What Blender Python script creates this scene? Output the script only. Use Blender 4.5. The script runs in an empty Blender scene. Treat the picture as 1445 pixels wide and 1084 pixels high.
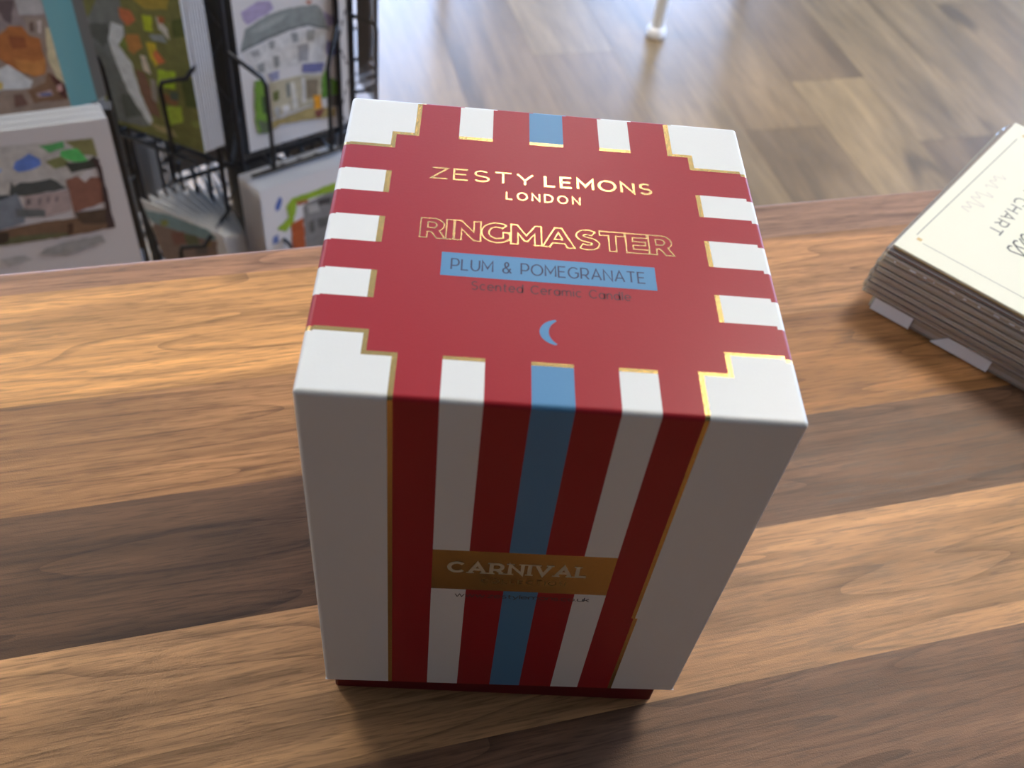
import bpy, bmesh, math, random
from mathutils import Vector, Matrix
random.seed(7)
S = bpy.context.scene
COL = S.collection
R = math.radians

# ------------------------------------------------------------------ colour and material helpers
def lin(c):
    c = c / 255.0
    return c / 12.92 if c <= 0.04045 else ((c + 0.055) / 1.055) ** 2.4
def rgb(r, g, b, k=1.0):
    return (min(lin(r) * k, .95), min(lin(g) * k, .95), min(lin(b) * k, .95), 1.0)

def mat(name, col, rough=.5, metal=0.0, spec=.5, bump=0.0, bscale=400.0, vary=0.0, vscale=30.0, coat=0.0, coat_rough=.1):
    m = bpy.data.materials.new(name); m.use_nodes = True
    nt = m.node_tree; b = nt.nodes['Principled BSDF']
    b.inputs['Base Color'].default_value = col
    b.inputs['Roughness'].default_value = rough
    b.inputs['Metallic'].default_value = metal
    b.inputs['Specular IOR Level'].default_value = spec
    b.inputs['Coat Weight'].default_value = coat
    b.inputs['Coat Roughness'].default_value = coat_rough
    tc = nt.nodes.new('ShaderNodeTexCoord')
    if vary:
        n = nt.nodes.new('ShaderNodeTexNoise'); n.inputs['Scale'].default_value = vscale; n.inputs['Detail'].default_value = 4
        nt.links.new(tc.outputs['Object'], n.inputs['Vector'])
        mr = nt.nodes.new('ShaderNodeMapRange'); mr.inputs['To Min'].default_value = 1 - vary; mr.inputs['To Max'].default_value = 1 + vary
        nt.links.new(n.outputs['Fac'], mr.inputs['Value'])
        mx = nt.nodes.new('ShaderNodeMix'); mx.data_type = 'RGBA'; mx.blend_type = 'MULTIPLY'
        mx.inputs[0].default_value = 1.0; mx.inputs[6].default_value = col
        nt.links.new(mr.outputs['Result'], mx.inputs[7])
        nt.links.new(mx.outputs[2], b.inputs['Base Color'])
    if bump:
        n = nt.nodes.new('ShaderNodeTexNoise'); n.inputs['Scale'].default_value = bscale; n.inputs['Detail'].default_value = 3
        nt.links.new(tc.outputs['Object'], n.inputs['Vector'])
        bp = nt.nodes.new('ShaderNodeBump'); bp.inputs['Strength'].default_value = bump; bp.inputs['Distance'].default_value = .0004
        nt.links.new(n.outputs['Fac'], bp.inputs['Height']); nt.links.new(bp.outputs['Normal'], b.inputs['Normal'])
    return m

def clear_mat(name, tint, gloss_rough, opacity=0.0, ocol=(.8, .8, .8, 1)):
    """thin clear sheet: see-through with a fresnel gloss, optionally a little milky"""
    m = bpy.data.materials.new(name); m.use_nodes = True
    nt = m.node_tree; nt.nodes.remove(nt.nodes['Principled BSDF'])
    out = nt.nodes['Material Output']
    t = nt.nodes.new('ShaderNodeBsdfTransparent'); t.inputs['Color'].default_value = tint
    g = nt.nodes.new('ShaderNodeBsdfGlossy'); g.inputs['Roughness'].default_value = gloss_rough
    d = nt.nodes.new('ShaderNodeBsdfDiffuse'); d.inputs['Color'].default_value = ocol
    m1 = nt.nodes.new('ShaderNodeMixShader'); m1.inputs[0].default_value = opacity
    nt.links.new(t.outputs[0], m1.inputs[1]); nt.links.new(d.outputs[0], m1.inputs[2])
    f = nt.nodes.new('ShaderNodeFresnel'); f.inputs['IOR'].default_value = 1.45
    m2 = nt.nodes.new('ShaderNodeMixShader')
    nt.links.new(f.outputs[0], m2.inputs[0]); nt.links.new(m1.outputs[0], m2.inputs[1]); nt.links.new(g.outputs[0], m2.inputs[2])
    nt.links.new(m2.outputs[0], out.inputs['Surface'])
    return m

def emit_mat(name, col, strength):
    m = bpy.data.materials.new(name); m.use_nodes = True
    nt = m.node_tree; b = nt.nodes['Principled BSDF']
    b.inputs['Base Color'].default_value = col
    b.inputs['Emission Color'].default_value = col; b.inputs['Emission Strength'].default_value = strength
    return m

def wood_mat(name, axis, grain, rough, streak, pore, bump, coat=0.0, coat_rough=.2, cathedral=.0, rough_var=0.1, contrast=.35, pore_lo=.8, knots=None, spec=.5):
    """timber: tint and offset of each stave or board come from mesh attributes, the grain from noise stretched along `axis`"""
    m = bpy.data.materials.new(name); m.use_nodes = True
    nt = m.node_tree; N = nt.nodes; L = nt.links; b = N['Principled BSDF']
    tc = N.new('ShaderNodeTexCoord')
    at = N.new('ShaderNodeAttribute'); at.attribute_name = 'tint'
    sd = N.new('ShaderNodeAttribute'); sd.attribute_name = 'seed'
    ad = N.new('ShaderNodeVectorMath'); ad.operation = 'ADD'
    L.new(tc.outputs['Object'], ad.inputs[0]); L.new(sd.outputs['Vector'], ad.inputs[1])
    def stretched(along, across, detail, rough_):
        mp = N.new('ShaderNodeMapping')
        mp.inputs['Scale'].default_value = (along, across, across) if axis == 'X' else (across, along, across)
        L.new(ad.outputs[0], mp.inputs['Vector'])
        n = N.new('ShaderNodeTexNoise'); n.inputs['Scale'].default_value = 1.0; n.inputs['Detail'].default_value = detail
        n.inputs['Roughness'].default_value = rough_; n.inputs['Distortion'].default_value = .6
        L.new(mp.outputs[0], n.inputs['Vector']); return n
    n1 = stretched(*grain, 5, .6)
    n2 = stretched(*streak, 3, .55)
    n3 = stretched(*pore, 2, .5)
    def rng(n, lo, hi, a=.3, c=.7):
        mr = N.new('ShaderNodeMapRange'); mr.inputs['From Min'].default_value = a; mr.inputs['From Max'].default_value = c
        mr.inputs['To Min'].default_value = lo; mr.inputs['To Max'].default_value = hi
        L.new(n.outputs[0], mr.inputs['Value']); return mr
    def mul(a, c):
        mm = N.new('ShaderNodeMath'); mm.operation = 'MULTIPLY'; L.new(a.outputs[0], mm.inputs[0]); L.new(c.outputs[0], mm.inputs[1]); return mm
    g = mul(mul(rng(n1, 1 - contrast, 1 + contrast), rng(n2, 1 - contrast * .6, 1 + contrast * .5)), rng(n3, pore_lo, 1.04, .34, .52))
    if cathedral:
        mp = N.new('ShaderNodeMapping'); mp.inputs['Scale'].default_value = (2.2, 24, 1) if axis == 'X' else (24, 2.2, 1)
        L.new(ad.outputs[0], mp.inputs['Vector'])
        w = N.new('ShaderNodeTexNoise'); w.inputs['Scale'].default_value = 1.6; w.inputs['Detail'].default_value = 1
        L.new(mp.outputs[0], w.inputs['Vector'])
        f = N.new('ShaderNodeMath'); f.operation = 'MULTIPLY'; f.inputs[1].default_value = 9.0; L.new(w.outputs[0], f.inputs[0])
        fr = N.new('ShaderNodeMath'); fr.operation = 'FRACT'; L.new(f.outputs[0], fr.inputs[0])
        g = mul(g, rng(fr, 1 - cathedral, 1.0, .0, .16))
    if knots:
        kn = stretched(*knots, 1, .4); g = mul(g, rng(kn, 1.0, .45, .70, .78))
    mx = N.new('ShaderNodeMix'); mx.data_type = 'RGBA'; mx.blend_type = 'MULTIPLY'; mx.inputs[0].default_value = 1
    L.new(at.outputs['Color'], mx.inputs[6]); L.new(g.outputs[0], mx.inputs[7])
    L.new(mx.outputs[2], b.inputs['Base Color'])
    rr = rng(n3, rough - rough_var, rough + rough_var); L.new(rr.outputs[0], b.inputs['Roughness'])
    b.inputs['Specular IOR Level'].default_value = spec
    b.inputs['Coat Weight'].default_value = coat; b.inputs['Coat Roughness'].default_value = coat_rough
    if bump:
        fn = N.new('ShaderNodeTexNoise'); fn.inputs['Scale'].default_value = 2200; fn.inputs['Detail'].default_value = 2
        L.new(tc.outputs['Object'], fn.inputs['Vector'])
        bp = N.new('ShaderNodeBump'); bp.inputs['Strength'].default_value = bump; bp.inputs['Distance'].default_value = .0003
        L.new(fn.outputs[0], bp.inputs['Height']); L.new(bp.outputs[0], b.inputs['Normal'])
    return m

# ------------------------------------------------------------------ mesh helpers
class MB:
    def __init__(self): self.v = []; self.f = []; self.m = []; self.smooth = []
    def add(self, vs, fs, mi=0, smooth=False):
        o = len(self.v); self.v += [tuple(p) for p in vs]
        for f in fs: self.f.append([i + o for i in f]); self.m.append(mi); self.smooth.append(smooth)
    def box(self, lo, hi, mi=0, M=None):
        (a, b, c), (d, e, f) = lo, hi
        vs = [(a,b,c),(d,b,c),(d,e,c),(a,e,c),(a,b,f),(d,b,f),(d,e,f),(a,e,f)]
        if M is not None: vs = [M @ Vector(p) for p in vs]
        self.add(vs, [(0,3,2,1),(4,5,6,7),(0,1,5,4),(1,2,6,5),(2,3,7,6),(3,0,4,7)], mi)
    def tube(self, pts, r, mi=0, seg=10, closed=False):
        pts = [Vector(p) for p in pts]; n = len(pts); rings = []
        up = None
        for i, p in enumerate(pts):
            if closed: d = (pts[(i+1) % n] - pts[i-1]).normalized()
            else:
                a = pts[max(i-1, 0)]; c = pts[min(i+1, n-1)]; d = (c - a).normalized()
            if up is None:
                up = Vector((0,0,1)) if abs(d.z) < .9 else Vector((1,0,0))
            s = d.cross(up).normalized(); up = s.cross(d).normalized()
            rr = r[i] if isinstance(r, (list, tuple)) else r
            rings.append([p + (s*math.cos(2*math.pi*k/seg) + up*math.sin(2*math.pi*k/seg))*rr for k in range(seg)])
        vs = [q for rg in rings for q in rg]; fs = []
        for i in range(n if closed else n-1):
            j = (i+1) % n
            for k in range(seg):
                l = (k+1) % seg; fs.append((i*seg+k, i*seg+l, j*seg+l, j*seg+k))
        self.add(vs, fs, mi, True)
        if not closed:
            self.add(rings[0], [tuple(reversed(range(seg)))], mi); self.add(rings[-1], [tuple(range(seg))], mi)
    def lathe(self, prof, c, mi=0, seg=32):
        vs = []; fs = []
        for r, z in prof:
            for k in range(seg):
                a = 2*math.pi*k/seg; vs.append((c[0]+r*math.cos(a), c[1]+r*math.sin(a), c[2]+z))
        for i in range(len(prof)-1):
            for k in range(seg):
                l = (k+1) % seg; fs.append((i*seg+k, i*seg+l, (i+1)*seg+l, (i+1)*seg+k))
        fs.append(tuple(reversed(range(seg)))); fs.append(tuple((len(prof)-1)*seg+k for k in range(seg)))
        self.add(vs, fs, mi, True)
    def build(self, name, mats, parent=None, bevel=0.0, bseg=2):
        me = bpy.data.meshes.new(name)
        me.from_pydata(self.v, [], self.f)
        if not isinstance(mats, (list, tuple)): mats = [mats]
        for mm in mats: me.materials.append(mm)
        me.polygons.foreach_set('material_index', self.m)
        me.polygons.foreach_set('use_smooth', self.smooth)
        me.update()
        o = bpy.data.objects.new(name, me); COL.objects.link(o)
        if parent: o.parent = parent
        if bevel:
            bv = o.modifiers.new('bevel', 'BEVEL'); bv.width = bevel; bv.segments = bseg; bv.limit_method = 'ANGLE'; bv.angle_limit = R(40)
        return o

def tag(o, label=None, cat=None, group=None, kind=None):
    if label: o['label'] = label
    if cat: o['category'] = cat
    if group: o['group'] = group
    if kind: o['kind'] = kind
    return o
def empty(name, loc=(0,0,0), rz=0.0):
    o = bpy.data.objects.new(name, None); COL.objects.link(o)
    o.location = loc; o.rotation_euler = (0, 0, rz); o.empty_display_size = .05
    return o

# ------------------------------------------------------------------ stroke lettering
def arc(cx, cy, rx, ry, a0, a1, n=16):
    return [(cx + rx*math.cos(R(a0 + (a1-a0)*i/n)), cy + ry*math.sin(R(a0 + (a1-a0)*i/n))) for i in range(n+1)]
def ring(cx, cy, rx, ry): return arc(cx, cy, rx, ry, 0, 360, 32)[:-1] + ['closed']
GL = {
 'Z': (.80, [[(.02,1),(.78,1),(0,0),(.8,0)]]),
 'E': (.70, [[(.68,1),(0,1),(0,0),(.7,0)], [(0,.52),(.6,.52)]]),
 'S': (.74, [arc(.37,.75,.32,.25,35,270) + arc(.37,.25,.36,.25,90,-150)[1:]]),
 'T': (.80, [[(0,1),(.8,1)], [(.4,1),(.4,0)]]),
 'Y': (.78, [[(0,1),(.39,.42),(.78,1)], [(.39,.42),(.39,0)]]),
 'L': (.64, [[(0,1),(0,0),(.64,0)]]),
 'M': (1.0, [[(0,0),(0,1),(.5,.28),(1,1),(1,0)]]),
 'O': (1.08, [ring(.54,.5,.54,.5)]),
 'N': (.82, [[(0,0),(0,1),(.82,0),(.82,1)]]),
 'D': (.90, [[(0,0),(0,1)] + arc(.4,.5,.5,.5,90,-90) + ['closed']]),
 'P': (.72, [[(0,0),(0,1)] + arc(.4,.68,.32,.32,90,-90) + [(0,.36)]]),
 'U': (.80, [[(0,1)] + arc(.4,.4,.4,.4,180,360) + [(.8,1)]]),
 '&': (.82, [[(.82,.0),(.24,.62)] + arc(.38,.8,.18,.2,215,-40) + [(.17,.42)] + arc(.31,.23,.29,.23,130,350) + [(.76,.44)]]),
 'G': (.96, [arc(.52,.5,.52,.5,45,318) + [(.95,.2),(.95,.5),(.62,.5)]]),
 'R': (.76, [[(0,0),(0,1)] + arc(.4,.68,.32,.32,90,-90) + [(0,.36)], [(.38,.36),(.74,0)]]),
 'A': (.92, [[(0,0),(.46,1),(.92,0)], [(.15,.32),(.77,.32)]]),
 'C': (.92, [arc(.52,.5,.52,.5,42,318)]),
 'H': (.80, [[(0,0),(0,1)], [(.8,0),(.8,1)], [(0,.52),(.8,.52)]]),
 'I': (.02, [[(.01,0),(.01,1)]]),
 'V': (.86, [[(0,1),(.43,0),(.86,1)]]),
 'c': (.64, [arc(.35,.35,.35,.35,45,315)]),
 'e': (.70, [[(0,.36),(.7,.36)] + arc(.35,.35,.35,.35,5,318)[1:]]),
 'n': (.60, [[(0,0),(0,.7)], arc(.3,.4,.3,.3,180,0) + [(.6,0)]]),
 'm': (1.1, [[(0,0),(0,.7)], arc(.275,.42,.275,.28,180,0) + [(.55,0)], arc(.825,.42,.275,.28,180,0) + [(1.1,0)]]),
 't': (.42, [[(.18,.95)] + arc(.36,.18,.18,.18,180,285), [(0,.68),(.42,.68)]]),
 'd': (.70, [ring(.35,.35,.35,.35), [(.7,0),(.7,1.05)]]),
 'a': (.68, [ring(.34,.35,.34,.35), [(.68,0),(.68,.7)]]),
 'o': (.70, [ring(.35,.35,.35,.35)]),
 'r': (.36, [[(0,0),(0,.7)], arc(.3,.4,.3,.3,180,75)]),
 'i': (.02, [[(.01,0),(.01,.7)], [(.01,.9),(.01,.98)]]),
 'l': (.02, [[(.01,0),(.01,1.05)]]),
 'k': (.58, [[(0,0),(0,1.05)], [(.55,.7),(0,.22)], [(.2,.4),(.58,0)]]),
 'u': (.60, [[(0,.7)] + arc(.3,.3,.3,.3,180,360), [(.6,.7),(.6,0)]]),
 'w': (1.0, [[(0,.7),(.25,0),(.5,.7),(.75,0),(1,.7)]]),
 'z': (.56, [[(0,.7),(.55,.7),(0,0),(.56,0)]]),
 's': (.5, [arc(.25,.525,.22,.175,35,270) + arc(.25,.175,.25,.175,90,-150)[1:]]),
 'y': (.64, [[(0,.7),(.33,0)], [(.64,.7),(.22,-.26),(.08,-.28)]]),
 '.': (.06, [[(.03,0),(.03,.08)]]),
 ' ': (.42, []),
}
def ribbon(mb, pts, w, z, mi=0, closed=False, T=None):
    """flat stroke of width w along pts (2D), mitred"""
    P = [Vector((p[0], p[1])) for p in pts]; n = len(P)
    if n < 2: return
    l = []; r = []
    for i in range(n):
        if closed: a, c = P[i-1], P[(i+1) % n]
        else: a, c = P[max(i-1, 0)], P[min(i+1, n-1)]
        d1 = (P[i]-a); d2 = (c-P[i])
        if d1.length < 1e-9: d1 = d2
        if d2.length < 1e-9: d2 = d1
        d1 = d1.normalized(); d2 = d2.normalized()
        n1 = Vector((-d1.y, d1.x)); n2 = Vector((-d2.y, d2.x)); m = n1 + n2
        if m.length < .35: m = n1; k = 1
        else: m.normalize(); k = min(1/max(m.dot(n1), .38), 2.4)
        l.append(P[i] + m*k*w/2); r.append(P[i] - m*k*w/2)
    vs = [(q.x, q.y, z) for q in l + r]
    if T: vs = [T(*q) for q in vs]
    fs = [(i, n+i, n+(i+1) % n, (i+1) % n) for i in range(n if closed else n-1)]
    mb.add(vs, fs, mi)
def text(mb, s, x0, x1, y0, h, w, z, gap=.3, mi=0, slant=0.0, T=None):
    """stroke text between x0 and x1, baseline y0, cap height h"""
    gaps = gap*h*(len(s)-1); tot = sum(GL[c][0] for c in s)*h; k = (x1-x0-gaps)/tot
    x = x0
    for c in s:
        wd, st = GL[c]
        for p in st:
            cl = p[-1] == 'closed'; q = [a for a in p if a != 'closed']
            # bring stroke centrelines in by half the pen so that cap height is kept
            ins = w/2/h
            q = [(x + a*h*k + slant*b*h, y0 + h*(ins + b*(1-2*ins))) for a, b in q]
            ribbon(mb, q, w, z, mi, cl, T)
        x += wd*h*k + gap*h
BOLD = {
 'R': (.86, [[(0,0),(0,1),(.45,1)] + arc(.45,.66,.36,.34,90,-55,10) + [(.86,0),(.57,0),(.38,.31),(.25,.31),(.25,0)],
             [(.25,.8),(.43,.8)] + arc(.43,.655,.13,.145,80,-80,8) + [(.43,.51),(.25,.51)]]),
 'I': (.25, [[(0,0),(0,1),(.25,1),(.25,0)]]),
 'N': (.90, [[(0,0),(0,1),(.22,1),(.66,.44),(.66,1),(.9,1),(.9,0),(.68,0),(.24,.56),(.24,0)]]),
 'G': (.98, [arc(.52,.5,.52,.51,50,322,26) + [(.97,.14),(.97,.54),(.74,.54),(.74,.27)] + arc(.53,.5,.28,.29,-50,-308,22)]),
 'M': (1.06, [[(0,0),(0,1),(.21,1),(.53,.46),(.85,1),(1.05,1),(1.06,0),(.82,0),(.82,.58),(.58,.18),(.47,.18),(.24,.57),(.24,0)]]),
 'A': (1.12, [[(0,0),(.44,1),(.68,1),(1.12,0),(.86,0),(.78,.2),(.33,.2),(.25,0)], [(.41,.4),(.7,.4),(.555,.76)]]),
 'T': (.88, [[(0,.8),(0,1),(.88,1),(.88,.8),(.565,.8),(.565,0),(.315,0),(.315,.8)]]),
 'E': (.78, [[(0,0),(0,1),(.76,1),(.76,.8),(.25,.8),(.25,.6),(.69,.6),(.69,.41),(.25,.41),(.25,.2),(.78,.2),(.78,0)]]),
}
def _bold_s():
    c = arc(.42,.70,.27,.19,38,262,16) + arc(.42,.30,.29,.19,82,-140,16)
    w = .24; n = len(c); l = []; r = []
    for i in range(n):
        a = c[max(i-1,0)]; b = c[min(i+1,n-1)]; d = Vector((b[0]-a[0], b[1]-a[1])).normalized()
        l.append((c[i][0]-d.y*w/2, c[i][1]+d.x*w/2)); r.append((c[i][0]+d.y*w/2, c[i][1]-d.x*w/2))
    return (.82, [l + r[::-1]])
BOLD['S'] = _bold_s()
LAMP, SKY, EXPO = 42, 16, -0.3
# ------------------------------------------------------------------ camera (stands where the photographer stood)
cd = bpy.data.cameras.new('camera'); cam = bpy.data.objects.new('camera', cd); COL.objects.link(cam)
RW = ((0.9654519, 0.1241711, -0.2290940), (-0.2433604, 0.7439498, -0.6223459), (0.0931571, 0.6565974, 0.7484661))
Mc = Matrix(RW).to_4x4(); Mc.translation = (-0.0626, -0.1585, 0.2785)
cam.matrix_world = Mc
cd.sensor_fit = 'HORIZONTAL'; cd.sensor_width = 36.0; cd.lens = 36.0*1370.5/1445.0
cd.clip_start = .01; cd.clip_end = 60
cd.dof.use_dof = True; cd.dof.focus_distance = .262; cd.dof.aperture_fstop = 20.0
S.camera = cam

# ------------------------------------------------------------------ materials
M = {}
M['white_paper'] = mat('white_coated_paper', (.77, .785, .755, 1), .40, spec=.3, bump=.05, bscale=1500)
M['red_paper'] = mat('crimson_coated_paper', (.345, .013, .021, 1), .38, spec=.30, bump=.05, bscale=1500)
M['blue_paper'] = mat('sky_blue_coated_paper', (.09, .255, .45, 1), .38, spec=.35, bump=.05, bscale=1500)
M['gold'] = mat('gold_foil', (.54, .375, .14, 1), .27, metal=1.0, bump=.15, bscale=900)
M['gold_print'] = mat('gold_foil_lettering', (.80, .56, .24, 1), .22, metal=1.0, bump=.08, bscale=500)
M['navy_ink'] = mat('navy_ink', rgb(48, 58, 84), .45)
M['maroon_ink'] = mat('maroon_ink', rgb(88, 22, 34), .5)
M['cream_ink'] = mat('cream_ink', rgb(205, 195, 165), .5)
M['dull_gold_ink'] = mat('dull_gold_ink', rgb(150, 115, 60), .5)
M['grey_ink'] = mat('grey_ink', rgb(118, 118, 110), .6)
M['pale_ink'] = mat('pale_ink', rgb(205, 198, 186), .6)
M['dark_ink'] = mat('dark_ink', rgb(70, 70, 68), .6)
M['cream_paper'] = mat('cream_paper', rgb(227, 226, 204), .55, vary=.03, vscale=25)
M['yellow_edge'] = mat('buff_board', rgb(205, 178, 120), .6, vary=.1, vscale=60)
M['brown_edge'] = mat('brown_printed_board', rgb(140, 100, 74), .6, vary=.2, vscale=50)
M['grey_board'] = mat('grey_paper_edge', rgb(238, 222, 186), .6, vary=.10, vscale=300)
M['dark_board'] = mat('taupe_paper_edge', rgb(214, 190, 146), .6, vary=.12, vscale=300)
M['sleeve'] = clear_mat('clear_cellophane', (.98, .98, .97, 1), .12, .20)
M['tray_red'] = mat('shade_darkened_crimson_tray', (.15, .008, .012, 1), .45, spec=.25)  # crimson darkened to carry the shade under the lid
M['card_white'] = mat('white_card', (.80, .80, .79, 1), .5, bump=.03)
M['envelope_teal'] = mat('teal_envelope', rgb(120, 176, 180), .6)
M['wire'] = mat('black_wire', (.012, .012, .014, 1), .38)
M['pole'] = mat('black_tube', (.03, .027, .024, 1), .4)
M['white_metal'] = mat('white_painted_metal', (.75, .75, .73, 1), .35)
M['clear_plastic'] = mat('frosted_plastic_glide', (.82, .82, .82, 1), .25)
M['wall'] = mat('cream_wall_paint', (.72, .70, .66, 1), .8, vary=.03, vscale=3)
M['side_wall'] = mat('taupe_wall_paint', (.70, .62, .50, 1), .8, vary=.05, vscale=3)
M['dark_wall'] = mat('dark_shading_wall', (.034, .029, .024, 1), .6, vary=.2, vscale=5)
M['ceiling'] = mat('white_ceiling_paint', (.55, .54, .52, 1), .9)
M['trim'] = mat('white_trim_paint', (.78, .78, .77, 1), .4)
M['glass'] = clear_mat('window_glass', (.96, .98, .98, 1), .02)
M['counter_front'] = mat('walnut_panel', rgb(110, 80, 56), .5, vary=.2, vscale=8)
M['worktop'] = wood_mat('worktop_laminate', 'X', (5.5, 75), .46, (16, 330), (85, 1300), .3, cathedral=.38, contrast=.42, pore_lo=.70, spec=.26)
M['floor'] = wood_mat('floor_laminate', 'Y', (1.5, 9), .33, (3.2, 34), (10, 160), 0.0, cathedral=.12, contrast=.34, coat=.6, coat_rough=.36, rough_var=.04, pore_lo=.85, knots=(2.2, 9))

# ------------------------------------------------------------------ room
FZ, CZ = -.9, 1.75
X0, X1, Y0, Y1 = -2.3, 3.7, -.85, 5.2
def planks(name, staves, mat_, z, mb=None):
    """flat boards, each a quad with its own tint and grain offset"""
    me = bpy.data.meshes.new(name); vs = []; fs = []; cols = []; seeds = []
    for (xa, xb, ya, yb, c) in staves:
        o = len(vs); vs += [(xa,ya,z),(xb,ya,z),(xb,yb,z),(xa,yb,z)]; fs.append((o,o+1,o+2,o+3))
        s = (random.uniform(-40,40), random.uniform(-40,40), random.uniform(-5,5))
        cols += [c]*4; seeds += [s]*4
    return vs, fs, cols, seeds
def with_attrs(name, vs, fs, cols, seeds, mats, mi=None, smooth=None):
    me = bpy.data.meshes.new(name); me.from_pydata(vs, [], fs)
    a = me.attributes.new('tint', 'FLOAT_COLOR', 'POINT'); a.data.foreach_set('color', [q for c in cols for q in c])
    s = me.attributes.new('seed', 'FLOAT_VECTOR', 'POINT'); s.data.foreach_set('vector', [q for c in seeds for q in c])
    for m in mats: me.materials.append(m)
    if mi: me.polygons.foreach_set('material_index', mi)
    if smooth: me.polygons.foreach_set('use_smooth', smooth)
    o = bpy.data.objects.new(name, me); COL.objects.link(o); return o
# floor boards run away from the counter
FW = .195
fcols = [(c[0]*.82, c[1]*.80, c[2]*.70, 1) for c in [rgb(150,126,95), rgb(134,108,78), rgb(165,142,108), rgb(122,98,72), rgb(144,118,86), rgb(156,134,104)]]
seams = {0: 1.795, 1: .82, 2: 1.449, 3: 1.63, 4: 1.369, 5: .75, 6: 1.95, -1: 1.35, -2: .95, -3: 1.62}
fixed = {(3, 0): rgb(160,134,98), (3, 1): rgb(122,98,74), (0, 0): rgb(132,108,80), (0, 1): rgb(158,136,106), (4, 0): rgb(120,97,72), (4, 1): rgb(152,128,98),
         (1, 1): rgb(150,126,94), (2, 1): rgb(142,116,84), (2, 0): rgb(128,104,76), (5, 1): rgb(146,122,92), (6, 0): rgb(138,112,80), (6, 1): rgb(150,128,98)}
fixed = {k: (c[0]*.84, c[1]*.80, c[2]*.66, 1) for k, c in fixed.items()}
def soften(c, k=.4):
    m_ = (.215, .150, .078)
    return tuple(q*(1-k) + w_*k for q, w_ in zip(c[:3], m_)) + (1,)
fixed = {k: soften(c) for k, c in fixed.items()}; fcols = [soften(c) for c in fcols]
st = []
i0 = int((X0-.595)/FW) - 2; i1 = int((X1-.595)/FW) + 2
for i in range(i0, i1):
    xa, xb = max(.595+i*FW, X0), min(.595+(i+1)*FW, X1)
    if xb <= xa: continue
    y = seams.get(i, random.uniform(0, 1.2)); k = 0
    while y > Y0: y -= 1.25; k -= 1
    while y < Y1:
        ya, yb = max(y, Y0), min(y+1.25, Y1)
        if yb > ya:
            key = (i, 1 if k == 0 else (0 if k == -1 else 9))
            st.append((xa+.0006, xb-.0006, ya+.0006, yb-.0006, fixed.get(key, random.choice(fcols))))
        y += 1.25; k += 1
vs, fs, cs, ss = planks('floor', st, None, 0)
o = len(vs); vs += [(X0,Y0,-.001),(X1,Y0,-.001),(X1,Y1,-.001),(X0,Y1,-.001)]; fs.append((o,o+1,o+2,o+3)); cs += [rgb(60,46,34)]*4; ss += [(0,0,0)]*4
floor = with_attrs('floor', vs, fs, cs, ss, [M['floor']]); floor.location.z = FZ
tag(floor, 'brown wood laminate floor in long boards', 'floor', kind='structure')

def wall(name, lo, hi, holes, axis, mt, label):
    """wall slab with rectangular openings; axis is the direction it runs along"""
    mb = MB()
    a0, a1 = (lo[0], hi[0]) if axis == 'X' else (lo[1], hi[1])
    def seg(u0, u1, z0, z1):
        if u1-u0 < 1e-4 or z1-z0 < 1e-4: return
        if axis == 'X': mb.box((u0, lo[1], z0), (u1, hi[1], z1))
        else: mb.box((lo[0], u0, z0), (hi[0], u1, z1))
    u = a0
    for (h0, h1, z0, z1) in sorted(holes):
        seg(u, h0, lo[2], hi[2]); seg(h0, h1, lo[2], z0); seg(h0, h1, z1, hi[2]); u = h1
    seg(u, a1, lo[2], hi[2])
    return tag(mb.build(name, mt), label, 'wall', kind='structure')
W_B = [(-1.95, 1.32, FZ+.12, FZ+2.42), (1.98, 3.05, FZ+.12, FZ+2.0)]
W_R = [(.15, 3.6, FZ+.5, FZ+2.35)]
wall('wall_back', (X0-.15, Y1, FZ), (X1+.15, Y1+.15, CZ), W_B, 'X', M['wall'], 'cream shop wall with the large front windows')
wall('wall_right', (X1, Y0, FZ), (X1+.15, Y1, CZ), W_R, 'Y', M['wall'], 'cream side wall with a wide window')
wall('wall_left', (X0-.15, Y0, FZ), (X0, Y1, CZ), [], 'Y', M['side_wall'], 'plain taupe side wall beside the card racks')
wall('wall_front', (X0-.15, Y0-.15, FZ), (X1+.15, Y0, CZ), [], 'X', M['dark_wall'], 'unseen dark wall added behind the camera to shade the box front')  # out of view, added close and dark to keep light off the box front
mb = MB(); mb.box((X0-.15, Y0-.15, CZ), (X1+.15, Y1+.15, CZ+.1)); tag(mb.build('ceiling', M['ceiling']), 'white ceiling', 'ceiling', kind='structure')
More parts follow.
